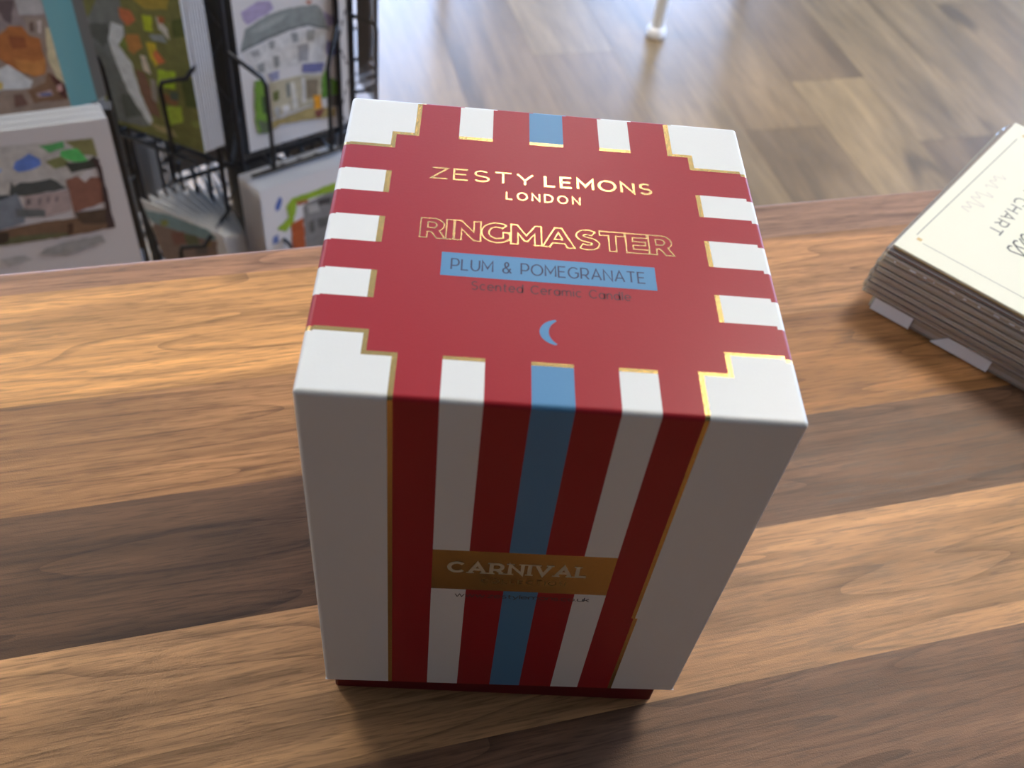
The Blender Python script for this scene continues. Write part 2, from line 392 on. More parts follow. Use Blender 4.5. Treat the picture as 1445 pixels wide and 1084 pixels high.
def window(n, axis, h, at, depth, label):
    u0, u1, z0, z1 = h
    def bx(mb, a, b, za, zb, d0, d1):
        if axis == 'X': mb.box((a, at+d0, za), (b, at+d1, zb))
        else: mb.box((at+d0, a, za), (at+d1, b, zb))
    r = empty('window_%d' % n, ((u0+u1)/2, at, z0) if axis == 'X' else (at, (u0+u1)/2, z0)); tag(r, label, 'window', kind='structure')
    Mi = Matrix.Translation(-r.location)
    fr = MB(); t = .05
    bx(fr, u0, u0+t, z0, z1, .03, .1); bx(fr, u1-t, u1, z0, z1, .03, .1)
    bx(fr, u0+t, u1-t, z0, z0+t, .03, .1); bx(fr, u0+t, u1-t, z1-t, z1, .03, .1)
    if u1-u0 > 1.5:
        mid = (u0+u1)/2; bx(fr, mid-.02, mid+.02, z0+t, z1-t, .04, .09)
    fr.v = [tuple(Mi @ Vector(p)) for p in fr.v]; fo = fr.build('window_frame', M['trim'], r)
    pn = MB(); bx(pn, u0+t, u1-t, z0+t, z1-t, .062, .068)
    pn.v = [tuple(Mi @ Vector(p)) for p in pn.v]; pn.build('window_pane', M['glass'], r)
    # daylight portal for the renderer's sky sampling
    ld = bpy.data.lights.new('sky_portal', 'AREA'); ld.shape = 'RECTANGLE'; ld.size = u1-u0; ld.size_y = z1-z0
    ld.cycles.is_portal = True
    lo_ = bpy.data.objects.new('sky_portal', ld); COL.objects.link(lo_)
    if axis == 'X': lo_.location = ((u0+u1)/2, at+.14, (z0+z1)/2); lo_.rotation_euler = (R(-90), 0, 0)
    else: lo_.location = (at+.14, (u0+u1)/2, (z0+z1)/2); lo_.rotation_euler = (R(90), 0, R(90))
window(1, 'X', W_B[0], Y1, .1, 'large shop front window')
window(2, 'X', W_B[1], Y1, .1, 'narrower glazed bay of the shop front')
window(3, 'Y', W_R[0], X1, .1, 'wide side window')
mb = MB(); mb.box((X0, Y1-.015, FZ), (X1, Y1, FZ+.1)); tag(mb.build('baseboard_back', M['trim']), 'white skirting under the front windows', 'skirting', kind='structure')
mb = MB(); mb.box((X1-.015, Y0, FZ), (X1, Y1-.015, FZ+.1)); tag(mb.build('baseboard_right', M['trim']), 'white skirting along the side window wall', 'skirting', kind='structure')

# ceiling lamps
lamp_glow = emit_mat('lamp_diffuser', (1.0, .90, .76, 1), LAMP)
for (x, y, w, nm) in [(1.30, .82, .62, 'large ceiling light panel over the right end of the counter'), (-1.0, 1.98, .62, 'ceiling light panel over the left side of the shop floor'), (.83, 2.22, .32, 'small ceiling light panel over the shop floor')]:
    r = empty('ceiling_light', (x, y, CZ)); tag(r, nm, 'light', 'ceiling light panels')
    f = MB(); d = w
    for a, b in (((-w/2-.02, -d/2-.02, -.03), (w/2+.02, -d/2, 0)), ((-w/2-.02, d/2, -.03), (w/2+.02, d/2+.02, 0)), ((-w/2-.02, -d/2, -.03), (-w/2, d/2, 0)), ((w/2, -d/2, -.03), (w/2+.02, d/2, 0))):
        f.box(a, b)
    f.build('light_frame', M['trim'], r)
    p = MB(); p.box((-w/2, -d/2, -.022), (w/2, d/2, -.002)); p.build('light_diffuser', lamp_glow, r)

# ------------------------------------------------------------------ shop counter
CT = .038; EY = .1652; CX0, CX1, CY0 = -1.1, 1.3, -.45
ctr = empty('shop_counter', (0, 0, FZ)); tag(ctr, 'shop counter with a striped multi-tone wood worktop under the candle box', 'counter')
rows = [  # y0, y1, [(x0, x1, tint)]
 (.1500, .1652, [(-1.1, -.012, rgb(150,108,76)), (-.012, .62, rgb(146,112,90)), (.62, 1.3, rgb(180,134,92))]),
 (.1400, .1500, [(-1.1, -.012, rgb(206,150,88)), (-.012, .62, rgb(146,112,90)), (.62, 1.3, rgb(180,134,92))]),
 (.0920, .1400, [(-1.1, -.012, rgb(206,150,88)), (-.012, .50, rgb(168,122,80)), (.50, 1.3, rgb(120,88,64))]),
 (.0443, .0920, [(-1.1, -.30, rgb(130,96,66)), (-.30, .055, rgb(156,112,70)), (.055, 1.3, rgb(166,116,70))]),
 (.0388, .0443, [(-1.1, .02, rgb(97,70,48)), (.02, 1.3, rgb(166,116,70))]),
 (-.0060, .0388, [(-1.1, .02, rgb(97,70,48)), (.02, .70, rgb(112,83,62)), (.70, 1.3, rgb(170,124,84))]),
 (-.0578, -.0060, [(-1.1, .028, rgb(186,142,97)), (.028, .66, rgb(182,138,96)), (.66, 1.3, rgb(116,86,62))]),
 (-.107, -.0578, [(-1.1, -.33, rgb(150,116,82)), (-.33, 1.3, rgb(124,92,68))]),
]
y = -.107; k = 0
while y > CY0:
    yb = y; y = max(y-.049, CY0); k += 1
    sp = random.uniform(-.3, .5); rows.append((y, yb, [(CX0, sp, random.choice([rgb(170,128,88), rgb(112,82,58), rgb(150,110,74)])), (sp, CX1, random.choice([rgb(150,112,78), rgb(180,136,94), rgb(118,88,62)]))]))
vs = []; fs = []; cs = []; ss = []; sm = []
rn = .004; YT = EY - rn           # rolled far edge
def quad(p, c, s, smooth=False):
    o = len(vs); vs.extend(p); fs.append((o, o+1, o+2, o+3)); cs.extend([c]*4); ss.extend([s]*4); sm.append(smooth)
seedmap = {}
def seed_of(c, xa):
    kk = (tuple(c), round(xa, 2))
    if kk not in seedmap: seedmap[kk] = (random.uniform(-40,40), random.uniform(-40,40), random.uniform(-5,5))
    return seedmap[kk]
for (ya, yb, lst) in rows:
    for (xa, xb, c) in lst:
        s = seed_of(c, xa)
        yt = min(yb, YT)
        if yt > ya: quad([(xa,ya,0),(xb,ya,0),(xb,yt,0),(xa,yt,0)], c, s)
        if yb > YT:   # roll over the far edge
            prev = None; N_ = 10
            ring_ = [(YT + rn*math.sin(R(90*q/N_)), -rn + rn*math.cos(R(90*q/N_))) for q in range(N_+1)] + [(EY, -CT+rn)] + [(YT + rn*math.cos(R(90*q/N_)), -CT+rn - rn*math.sin(R(90*q/N_))) for q in range(1, N_+1)]
            for (y1_, z1_), (y2_, z2_) in zip(ring_, ring_[1:]):
                quad([(xa,y1_,z1_),(xb,y1_,z1_),(xb,y2_,z2_),(xa,y2_,z2_)], c, s, True)
dk = rgb(110, 80, 56)
quad([(CX0,YT,-CT),(CX1,YT,-CT),(CX1,CY0,-CT),(CX0,CY0,-CT)], dk, (1,2,3))
quad([(CX0,CY0,-CT),(CX1,CY0,-CT),(CX1,CY0,0),(CX0,CY0,0)], dk, (1,2,3))
quad([(CX0,CY0,-CT),(CX0,CY0,0),(CX0,YT,0),(CX0,YT,-CT)], dk, (1,2,3)); quad([(CX1,CY0,-CT),(CX1,YT,-CT),(CX1,YT,0),(CX1,CY0,0)], dk, (1,2,3))
wt = with_attrs('worktop', vs, fs, cs, ss, [M['worktop']], smooth=sm); wt.parent = ctr; wt.location.z = -FZ
bmw = bmesh.new(); bmw.from_mesh(wt.data); bmesh.ops.recalc_face_normals(bmw, faces=bmw.faces); bmw.to_mesh(wt.data); bmw.free()
mb = MB(); mb.box((CX0+.02, .1, .1), (CX1-.02, .125, -FZ-CT)); mb.build('front_panel', M['counter_front'], ctr)
mb = MB(); mb.box((CX0+.02, CY0+.05, .1), (CX0+.045, .1, -FZ-CT)); mb.build('side_panel', M['counter_front'], ctr)
mb = MB(); mb.box((CX1-.045, CY0+.05, .1), (CX1-.02, .1, -FZ-CT)); mb.build('side_panel', M['counter_front'], ctr)
mb = MB(); mb.box((CX0+.04, CY0+.1, 0), (CX1-.04, .09, .1)); mb.build('plinth', M['pole'], ctr)
PAINT = {'D':[((130,138,135),[(3.3,128.5),(11.2,153.9),(37.8,164.1),(64.0,166.6),(96.9,163.1),(103.2,155.2),(107.3,136.3),(112.1,129.3),(85.2,140.7),(61.7,140.7),(34.9,136.0)]),
 ((105,113,112),[(3.3,128.5),(34.9,136.0),(61.7,140.7),(85.2,140.7),(112.1,129.3),(111.4,131.9),(85.4,143.5),(61.2,144.1),(35.2,139.5),(4.5,131.5)]),
 ((152,160,156),[(17.1,150.1),(43.8,159.5),(63.4,160.4),(53.0,154.1),(29.6,147.0)]),
 ((160,150,180),[(9.0,173.9),(28.6,181.6),(42.6,179.3),(46.4,169.9),(37.9,164.8),(14.9,158.5),(10.9,164.2)]),
 ((150,145,175),[(104.8,153.2),(119.8,143.2),(119.4,135.0),(108.9,134.2),(106.0,144.8)]),
 ((110,110,155),[(108.0,117.6),(120.0,111.1),(121.2,98.7),(108.5,95.0),(105.6,106.2)]),
 ((198,200,198),[(7.9,126.5),(37.9,133.6),(64.9,138.3),(106.8,128.9),(101.1,89.9),(75.2,96.9),(44.2,95.8),(20.8,97.0)]),
 ((140,145,145),[(36.3,134.0),(44.5,133.6),(42.7,124.1),(36.9,123.9)]),
 ((140,145,145),[(20.6,109.8),(29.0,111.0),(29.4,99.0),(21.1,99.5)]),
 ((135,140,140),[(39.3,115.0),(47.6,114.5),(46.4,101.2),(41.1,99.2)]),
 ((140,145,145),[(63.1,137.1),(71.4,135.9),(72.2,124.9),(65.4,125.0)]),
 ((150,153,150),[(83.2,136.3),(93.4,134.7),(90.8,121.9),(82.2,122.4)]),
 ((150,152,152),[(14.3,126.5),(24.3,128.8),(25.0,120.4),(16.7,119.2)]),
 ((150,152,155),[(70.1,120.4),(83.8,120.3),(82.2,98.5),(70.2,100.0)]),
 ((110,115,160),[(75.2,96.9),(102.9,90.3),(98.7,79.9),(74.3,85.7)]),
 ((140,145,175),[(32.3,94.7),(45.9,96.1),(45.0,86.0),(36.3,84.9)]),
 ((175,170,145),[(32.9,84.1),(74.1,83.2),(98.5,76.4),(94.5,40.8),(31.6,37.5)]),
 ((125,115,95),[(77.0,75.2),(92.9,72.6),(91.4,49.2),(77.0,49.8)]),
 ((200,200,190),[(57.9,77.0),(63.2,77.3),(65.6,42.0),(58.4,40.5)]),
 ((200,200,195),[(72.1,80.2),(76.0,79.8),(75.8,46.4),(71.3,45.9)]),
 ((120,125,118),[(52.9,78.5),(57.1,77.3),(56.4,59.5),(52.0,59.0)]),
 ((95,105,60),[(35.0,71.1),(43.7,72.2),(42.5,59.9),(35.4,58.4)]),
 ((165,168,165),[(34.7,51.3),(41.7,51.1),(42.0,36.1),(36.5,34.1)]),
 ((205,205,200),[(45.1,50.1),(53.9,50.2),(54.9,41.5),(45.8,38.7)]),
 ((105,145,55),[(15.1,90.9),(23.4,90.3),(28.9,78.2),(26.2,35.5),(29.8,19.2),(12.6,22.8),(10.7,44.0)]),
 ((55,80,45),[(21.4,71.5),(29.1,63.9),(25.4,45.0),(20.6,48.3)]),
 ((90,105,80),[(12.9,41.4),(27.7,33.1),(30.0,21.1),(16.0,21.8)]),
 ((90,140,50),[(98.3,72.9),(104.3,83.8),(109.0,69.9),(117.7,62.0),(116.8,43.7),(96.7,45.8)]),
 ((40,75,35),[(103.2,64.2),(110.2,58.6),(108.1,53.7),(103.7,56.8)]),
 ((80,82,78),[(107.7,46.3),(117.8,45.3),(118.0,28.1),(106.9,31.5)]),
 ((160,145,95),[(31.2,33.9),(78.0,38.3),(114.2,27.4),(113.6,15.9),(87.7,20.1),(41.2,27.0),(26.4,20.3)]),
 ((215,150,40),[(85.3,52.9),(95.1,50.9),(95.9,32.9),(85.9,34.0)]),
 ((120,70,60),[(85.7,32.2),(99.5,31.8),(95.3,23.5),(89.5,19.5),(86.3,26.3)]),
 ((170,100,70),[(84.1,170.7),(92.3,168.9),(87.0,165.3)])],'C':[((82,86,83),[(-3.7,121.7),(29.1,164.2),(53.3,170.9),(49.8,121.0),(28.3,106.3),(46.1,67.1),(56.0,45.1),(60.7,15.0),(47.9,8.8),(2.1,3.0),(6.7,65.4)]),
 ((60,63,60),[(-2.3,120.5),(28.9,129.5),(30.6,115.3),(17.1,97.9),(4.6,106.0)]),
 ((62,66,60),[(25.8,44.5),(48.8,46.4),(51.5,25.2),(23.7,12.1)]),
 ((150,155,155),[(35.0,132.9),(49.0,132.1),(47.5,118.7),(37.6,107.4),(49.9,90.9),(52.6,54.9),(62.0,21.1),(56.6,13.6),(45.6,32.5),(35.4,53.0),(28.7,86.1),(25.3,108.8)]),
 ((120,105,40),[(62.0,171.8),(117.5,187.0),(110.1,166.9),(81.6,160.4)]),
 ((140,80,50),[(48.8,152.7),(62.8,153.5),(67.5,143.8),(54.7,133.7),(47.7,141.3)]),
 ((130,90,45),[(50.3,122.7),(67.3,127.8),(69.4,113.6),(55.9,101.2),(46.4,106.7)]),
 ((85,95,40),[(47.9,120.4),(50.3,107.9),(45.1,101.3),(37.6,107.4)]),
 ((130,140,30),[(76.4,152.7),(88.9,154.7),(86.8,136.7),(76.0,135.1)]),
 ((150,148,140),[(94.4,156.2),(105.8,145.4),(106.7,132.9),(94.8,142.2)]),
 ((105,112,112),[(80.4,131.6),(98.9,137.0),(102.4,128.4),(84.5,126.3)]),
 ((120,70,40),[(96.2,156.8),(104.9,157.7),(103.3,150.2),(96.2,149.0)]),
 ((145,130,35),[(74.8,121.8),(87.5,124.0),(86.1,100.3),(81.1,93.7),(76.2,104.0)]),
 ((150,85,50),[(86.1,117.0),(95.9,105.0),(85.7,98.5),(80.8,108.7)]),
 ((165,145,130),[(63.6,103.5),(70.9,104.1),(73.4,82.7),(64.9,85.2)]),
 ((120,140,35),[(82.7,92.4),(106.6,96.4),(102.4,74.4),(79.9,70.7)]),
 ((90,65,50),[(53.6,83.4),(64.5,83.3),(72.0,50.3),(75.0,29.2),(60.1,29.9),(54.6,55.5)]),
 ((110,105,95),[(70.6,78.3),(77.6,77.0),(75.1,47.7),(68.4,51.0)]),
 ((100,70,45),[(84.2,65.0),(103.7,62.4),(99.9,52.2),(83.4,52.2)]),
 ((120,135,45),[(82.2,46.4),(105.8,54.1),(103.7,33.2),(80.6,19.8)]),
 ((60,70,60),[(93.9,68.1),(105.5,71.8),(103.3,60.5),(93.0,58.9)]),
 ((55,62,28),[(110.9,90.9),(129.0,93.2),(132.0,59.1),(111.6,56.0)]),
 ((60,66,28),[(112.9,155.3),(129.8,164.8),(127.4,142.2),(111.1,137.4)]),
 ((95,100,50),[(113.9,38.5),(129.1,41.8),(131.4,33.3),(116.4,31.9)]),
 ((120,110,75),[(57.5,17.7),(87.9,18.5),(93.6,9.0),(67.2,9.5)])],'B':[((136,137,133),[(72.5,128.0),(78.5,147.8),(185.0,143.7),(185.5,125.5),(153.8,99.1),(63.6,98.6)]),
 ((70,95,150),[(114.6,125.0),(117.9,131.1),(130.5,137.0),(137.7,130.5),(137.5,125.2),(127.5,121.5),(117.4,121.2)]),
 ((110,125,150),[(97.6,125.1),(105.8,127.1),(104.7,123.3),(98.6,121.0)]),
 ((95,95,60),[(161.3,144.0),(183.8,143.2),(184.4,125.7),(172.4,129.0),(167.4,136.5)]),
 ((60,120,70),[(139.8,142.7),(160.2,144.2),(159.7,137.6),(146.7,135.1)]),
 ((65,140,75),[(155.8,135.6),(169.6,136.1),(175.7,123.0),(164.3,123.5),(154.6,130.5)]),
 ((90,95,60),[(141.4,127.3),(154.6,130.5),(161.4,121.3),(147.3,119.5)]),
 ((45,50,45),[(156.3,123.5),(175.7,123.0),(182.3,126.7),(185.4,114.6),(169.0,114.6),(159.5,113.4)]),
 ((100,70,58),[(153.5,107.5),(163.3,110.0),(168.5,102.2),(174.2,106.8),(183.3,105.2),(181.2,80.0),(152.3,73.7)]),
 ((55,60,58),[(105.5,102.1),(109.8,113.7),(110.5,108.1),(116.9,111.1),(124.4,109.8),(141.7,110.9),(152.6,99.3),(123.5,97.5),(105.5,97.9)]),
 ((45,52,55),[(86.8,102.7),(104.1,101.0),(106.5,97.8),(96.2,96.8),(84.5,94.8)]),
 ((90,98,105),[(74.0,96.7),(96.2,96.8),(110.8,101.1),(113.0,83.9),(109.7,71.6),(87.9,67.2),(65.3,67.3)]),
 ((125,115,112),[(116.6,97.3),(153.4,97.8),(150.7,76.9),(127.7,74.0),(113.4,85.3)]),
 ((80,75,75),[(117.0,94.5),(120.9,94.5),(119.3,88.4),(115.4,88.4)]),
 ((95,88,88),[(126.4,93.5),(129.3,93.7),(127.7,87.6),(124.8,87.4)]),
 ((95,88,88),[(133.9,93.5),(136.5,93.8),(134.9,87.7),(132.3,87.5)]),
 ((95,88,88),[(140.7,93.0),(143.6,93.2),(142.1,87.1),(139.1,86.9)]),
 ((75,80,80),[(105.8,86.7),(129.5,80.9),(127.7,74.0),(104.6,78.4)]),
 ((85,68,52),[(64.5,64.6),(87.9,67.2),(126.6,69.8),(176.9,66.1),(182.5,52.4),(142.0,50.6),(83.6,51.9),(60.8,52.2)]),
 ((70,72,50),[(62.5,57.7),(85.5,58.9),(120.1,57.9),(145.3,54.4),(142.0,50.6),(83.6,51.9),(60.8,52.2)]),
 ((60,50,40),[(152.3,73.7),(180.8,72.8),(180.0,58.1),(156.5,61.1)]),
 ((50,40,38),[(179.3,123.8),(185.1,123.6),(183.6,52.1),(176.2,52.1),(182.1,99.8)]),
 ((55,40,30),[(143.9,63.6),(148.8,64.1),(146.1,52.7),(141.3,52.9)]),
 ((45,38,30),[(83.9,65.1),(94.0,64.5),(91.3,54.8),(80.7,54.0)]),
 ((112,114,112),[(133.3,44.8),(170.1,46.5),(172.0,38.4),(134.7,30.7),(113.4,36.7),(119.4,41.6)]),
 ((125,127,125),[(79.6,37.8),(100.7,37.9),(106.3,32.1),(84.2,29.2)])],'A':[((105,95,92),[(83.3,112.8),(163.1,111.5),(156.1,79.8),(74.9,85.7)]),
 ((70,60,60),[(109.4,110.0),(127.1,108.0),(118.8,86.7),(114.2,91.0)]),
 ((128,126,124),[(128.5,112.7),(154.4,110.0),(148.8,93.3),(128.0,94.4)]),
 ((110,98,88),[(131.0,92.8),(152.8,90.3),(148.9,75.5),(140.0,68.9),(130.4,77.7)]),
 ((150,140,135),[(141.5,87.8),(144.9,87.4),(142.0,76.3),(139.1,76.7)]),
 ((75,60,52),[(133.9,86.2),(138.0,88.2),(136.5,78.3),(132.5,78.8)]),
 ((150,140,110),[(146.8,80.9),(154.9,79.9),(152.4,11.9),(148.5,11.1),(141.2,50.4)]),
 ((125,75,35),[(83.3,76.0),(107.4,79.3),(116.2,85.8),(127.6,84.4),(130.9,75.1),(139.5,71.5),(138.6,45.4),(135.4,37.8),(125.3,36.5),(112.7,43.6),(101.0,57.0),(79.7,63.7)]),
 ((140,92,45),[(112.8,56.8),(127.9,50.8),(139.5,53.2),(135.4,37.8),(125.5,37.1),(114.0,44.1)]),
 ((105,58,28),[(113.8,77.2),(127.1,74.3),(126.7,64.1),(113.7,64.4)]),
 ((150,150,148),[(87.1,49.8),(98.5,48.2),(106.4,51.1),(123.0,32.8),(118.9,26.6),(92.6,27.7),(79.6,24.2)]),
 ((95,70,50),[(115.9,24.3),(133.3,29.9),(138.4,40.0),(151.2,21.9),(149.7,10.9),(118.5,11.5)]),
 ((62,32,25),[(138.4,40.0),(149.7,26.2),(149.2,11.7),(143.1,14.7)]),
 ((130,110,105),[(122.2,20.6),(136.4,22.6),(137.4,17.0),(123.5,16.3)]),
 ((150,115,108),[(142.2,25.9),(147.3,26.6),(146.2,19.8),(141.9,19.8)]),
 ((70,75,105),[(125.8,20.1),(136.7,19.1),(134.8,16.6),(126.3,17.5)]),
 ((85,60,50),[(103.1,22.1),(110.4,22.3),(113.4,10.8),(100.9,10.0)]),
 ((150,130,70),[(88.7,39.0),(97.1,35.1),(95.3,28.6),(85.7,28.7)])],'E':[((75,100,165),[(24.3,161.1),(27.3,156.1),(22.5,142.2),(18.1,140.9),(17.1,148.3)]),
 ((90,110,160),[(10.2,104.5),(17.3,105.7),(17.9,92.9),(9.0,92.5)]),
 ((120,120,118),[(53.5,135.9),(75.3,141.5),(95.3,143.9),(139.5,135.3),(137.0,28.0),(52.0,54.1)]),
 ((160,160,156),[(58.7,133.9),(72.9,132.4),(75.7,119.0),(61.3,120.6)]),
 ((85,85,82),[(71.4,108.3),(93.4,105.7),(92.7,91.2),(72.3,93.2)]),
 ((85,85,82),[(60.5,108.6),(65.9,108.5),(66.5,89.2),(60.1,89.8)]),
 ((60,60,60),[(73.2,136.3),(91.2,135.4),(90.7,125.4),(74.4,127.7)]),
 ((135,165,45),[(94.0,154.3),(121.2,148.2),(120.7,134.3),(95.2,141.9),(66.4,142.9),(45.2,143.2),(42.1,126.3),(31.2,142.7),(40.8,152.8),(67.1,152.6)]),
 ((135,165,45),[(31.2,142.7),(42.7,134.1),(39.6,117.1),(27.9,105.4),(16.4,114.3),(33.2,125.8)]),
 ((150,90,60),[(43.7,145.8),(59.4,143.6),(60.8,138.1),(46.6,138.6)]),
 ((165,80,40),[(35.8,114.5),(52.1,118.2),(52.0,54.1),(33.2,62.5)])],'F':[((112,138,142),[(-8.3,161.3),(6.8,159.2),(40.4,170.5),(103.3,176.1),(113.8,166.2),(94.5,151.8),(57.2,147.8),(8.1,138.1),(-13.3,143.0)]),
 ((116,96,86),[(-21.2,126.9),(8.1,138.1),(57.2,147.8),(95.2,154.2),(112.5,161.5),(85.9,52.5),(-72.0,-41.8)]),
 ((120,125,60),[(20.7,148.6),(36.4,158.8),(34.5,147.9),(21.2,139.9)]),
 ((130,105,60),[(90.5,149.6),(102.6,156.2),(97.2,143.2),(87.7,140.0)]),
 ((110,70,60),[(33.9,135.5),(58.0,150.2),(63.7,135.1),(30.4,108.8)]),
 ((85,88,60),[(56.4,145.4),(79.8,153.9),(78.1,136.8),(56.3,123.0)]),
 ((130,80,60),[(-26.2,103.6),(-16.6,104.5),(-27.7,79.4),(-36.1,77.0)]),
 ((125,115,90),[(-16.3,125.4),(4.2,132.0),(-5.3,110.6),(-20.3,104.7)]),
 ((90,80,75),[(69.0,129.9),(93.8,143.4),(88.2,123.8),(67.2,112.2)])]}
# ------------------------------------------------------------------ the candle box
BR = R(-14.55)
box = empty('candle_box', (0, 0, 0), BR)
tag(box, 'red and white striped gift box with gold lettering standing on the worktop', 'box')
TH = .0128                      # how much of the tray shows below the lid
LH = .1243                      # lid height
WHT, RED, BLU, GLD = 0, 1, 2, 3
E_ = .05; r_ = .0011; A_ = E_ - r_
def pat_top(x, y):
    """printed pattern, millimetres from the lid centre"""
    if x > 48.1 and y < 49.2: y += 1.0           # wrapped strip, slightly out of register
    elif x < -48.4: y += .35
    elif y > 49.3: x -= 1.0
    ax = x; 
    # corners
    if x < 0 and y > 0:
        if (x < -33.2 and y > 36.1) or (x < -38.6 and y > 30.5): return WHT
        if (x < -32.0 and y > 35.0) or (x < -37.5 and y > 29.4): return GLD
    if x > 0 and y > 0:
        if (x > 31.6 and y > 36.3) or (x > 36.6 and y > 31.1): return WHT
        if (x > 30.3 and y > 35.3) or (x > 35.4 and y > 30.1): return GLD
    if x < 0 and y < 0:
        if (x < -32.2 and y < -39.3) or (x < -38.3 and y < -33.5): return WHT
        if (x < -31.1 and y < -38.2) or (x < -37.3 and y < -32.3): return GLD
    if x > 0 and y < 0:
        if (x > 30.3 and y < -38.8) or (x > 36.5 and y < -32.7): return WHT
        if (x > 29.2 and y < -37.8) or (x > 35.4 and y < -31.8): return GLD
    if y < -38.2 or y > 35.1:
        for a, b, c in ((-22.2, -13.8, WHT), (-4.6, 3.9, BLU), (13.0, 20.9, WHT)):
            if a < x < b:
                return GLD if (-39.2 < y < -38.2 or 35.1 < y < 36.3) else c
    if x < -37.4 or x > 35.6:
        for a, b in ((11.95, 20.2), (-5.6, 3.25), (-23.1, -14.7)):
            if a < y < b: return GLD if (-38.7 < x < -37.4 or 35.6 < x < 36.7) else WHT
    return RED
def pat_side(x, d, front):
    """front and back: x across, d down"""
    if front:
        if -22.2 < x < 20.9 and 52.8 < d < 70.6: return GLD
        g1 = (29.3, 30.3) if d < 81.8 else (29.9, 31.0)
        if g1[0] < x < g1[1] or -32.2 < x < -31.1: return GLD
        if x < -32.2 or x > g1[1]: return WHT
        for a, b, c in ((-22.2, -13.8, WHT), (-4.6, 3.9, BLU), (13.0, 20.9, WHT)):
            if a < x < b: return c
        return RED
    return pat_top(x, 49.9)
cx = sorted({-A_*1e3, A_*1e3, -38.6, -38.7, -37.4, -37.5, -37.3, -38.3, -33.2, -32.2, -32.0, -31.1, -22.2, -13.8, -4.6, 3.9, 13.0, 20.9, 29.2, 29.3, 29.9, 30.3, 31.0, 31.6, 35.4, 35.6, 36.5, 36.6, 36.7,
             48.1, -48.4, -21.2, -12.8, -3.6, 4.9, 14.0, 21.9, -31.0, -32.1, 31.3, 32.6})
cy = sorted({-A_*1e3, A_*1e3, 36.1, 36.3, 35.0, 35.1, 35.3, 30.5, 29.4, 31.1, 30.1, -39.3, -39.2, -38.2, -38.8, -37.8, -33.5, -32.3, -32.7, -31.8,
             11.95, 20.2, -5.6, 3.25, -23.1, -14.7} | {v - 1.0 for v in (35.3, 36.3, 31.1, 30.1, -38.8, -37.8, -32.7, -31.8, 11.95, 20.2, -5.6, 3.25, -23.1, -14.7)}
            | {v - .35 for v in (36.1, 35.0, 30.5, 29.4, -39.3, -38.2, -33.5, -32.3, 11.95, 20.2, -5.6, 3.25, -23.1, -14.7)})
cz = [r_*1e3, 25, 52.8, 70.6, 81.8, 105, LH*1e3]
lid = MB()
def warp(x, y, d):
    """metres; d is depth below the lid top. The printed card of the lid is a touch askew."""
    dd = d*(1 - .014*x/E_) if d > r_ else d
    xx = x
    if y < -A_ and d > r_ and abs(x) < A_ and x > -.031: xx = x + .0013*(d/LH)*(1-(x/E_)**2)
    return (xx, y, TH + LH - dd)
for i in range(len(cx)-1):       # top
    for j in range(len(cy)-1):
        xa, xb, ya, yb = cx[i], cx[i+1], cy[j], cy[j+1]
        lid.add([warp(a*1e-3, b*1e-3, 0) for a, b in ((xa,ya),(xb,ya),(xb,yb),(xa,yb))], [(0,1,2,3)], pat_top((xa+xb)/2, (ya+yb)/2))
NA = 5
def arcpt(t): a = math.pi/2*t; return A_ + r_*math.sin(a), r_*(1-math.cos(a))
for i in range(len(cx)-1):       # front / back rolled edges and walls
    xa, xb = cx[i]*1e-3, cx[i+1]*1e-3; xm = (cx[i]+cx[i+1])/2
    for sgn in (-1, 1):
        for k in range(NA):
            (o0, d0), (o1, d1) = arcpt(k/NA), arcpt((k+1)/NA)
            p = [warp(xa,sgn*o0,d0), warp(xb,sgn*o0,d0), warp(xb,sgn*o1,d1), warp(xa,sgn*o1,d1)]
            mi = pat_side(xm, .5, True) if sgn < 0 else pat_top(xm, 49.9)
            lid.add(p, [(3,2,1,0)] if sgn < 0 else [(0,1,2,3)], mi, True)
        for k in range(len(cz)-1):
            za, zb = cz[k]*1e-3, cz[k+1]*1e-3
            p = [warp(xa,sgn*E_,za), warp(xb,sgn*E_,za), warp(xb,sgn*E_,zb), warp(xa,sgn*E_,zb)]
            lid.add(p, [(3,2,1,0)] if sgn < 0 else [(0,1,2,3)], pat_side(xm, (cz[k]+cz[k+1])/2, sgn < 0))
for j in range(len(cy)-1):       # left / right
    ya, yb = cy[j]*1e-3, cy[j+1]*1e-3; ym = (cy[j]+cy[j+1])/2
    for sgn in (-1, 1):
        mi = pat_top(sgn*49.9, ym)
        for k in range(NA):
            (o0, d0), (o1, d1) = arcpt(k/NA), arcpt((k+1)/NA)
            p = [warp(sgn*o0,ya,d0), warp(sgn*o0,yb,d0), warp(sgn*o1,yb,d1), warp(sgn*o1,ya,d1)]
            lid.add(p, [(0,1,2,3)] if sgn < 0 else [(3,2,1,0)], mi, True)
        p = [warp(sgn*E_,ya,r_), warp(sgn*E_,yb,r_), warp(sgn*E_,yb,LH), warp(sgn*E_,ya,LH)]
        lid.add(p, [(0,1,2,3)] if sgn < 0 else [(3,2,1,0)], mi)
for sx in (-1, 1):               # corners
    for sy in (-1, 1):
        g = []
        for a in range(NA+1):
            row = []
            for k in range(NA+1):
                ph = math.pi/2*a/NA; th = math.pi/2*k/NA
                row.append(warp(sx*(A_ + r_*math.sin(th)*math.cos(ph)), sy*(A_ + r_*math.sin(th)*math.sin(ph)), r_*(1-math.cos(th))))
            row.append(warp(sx*(A_ + r_*math.cos(ph)), sy*(A_ + r_*math.sin(ph)), LH))
            g.append(row)
        for a in range(NA):
            for k in range(NA+1):
                f = (0,1,2,3) if sx*sy < 0 else (3,2,1,0)
                lid.add([g[a][k], g[a+1][k], g[a+1][k+1], g[a][k+1]], [f], WHT, True)
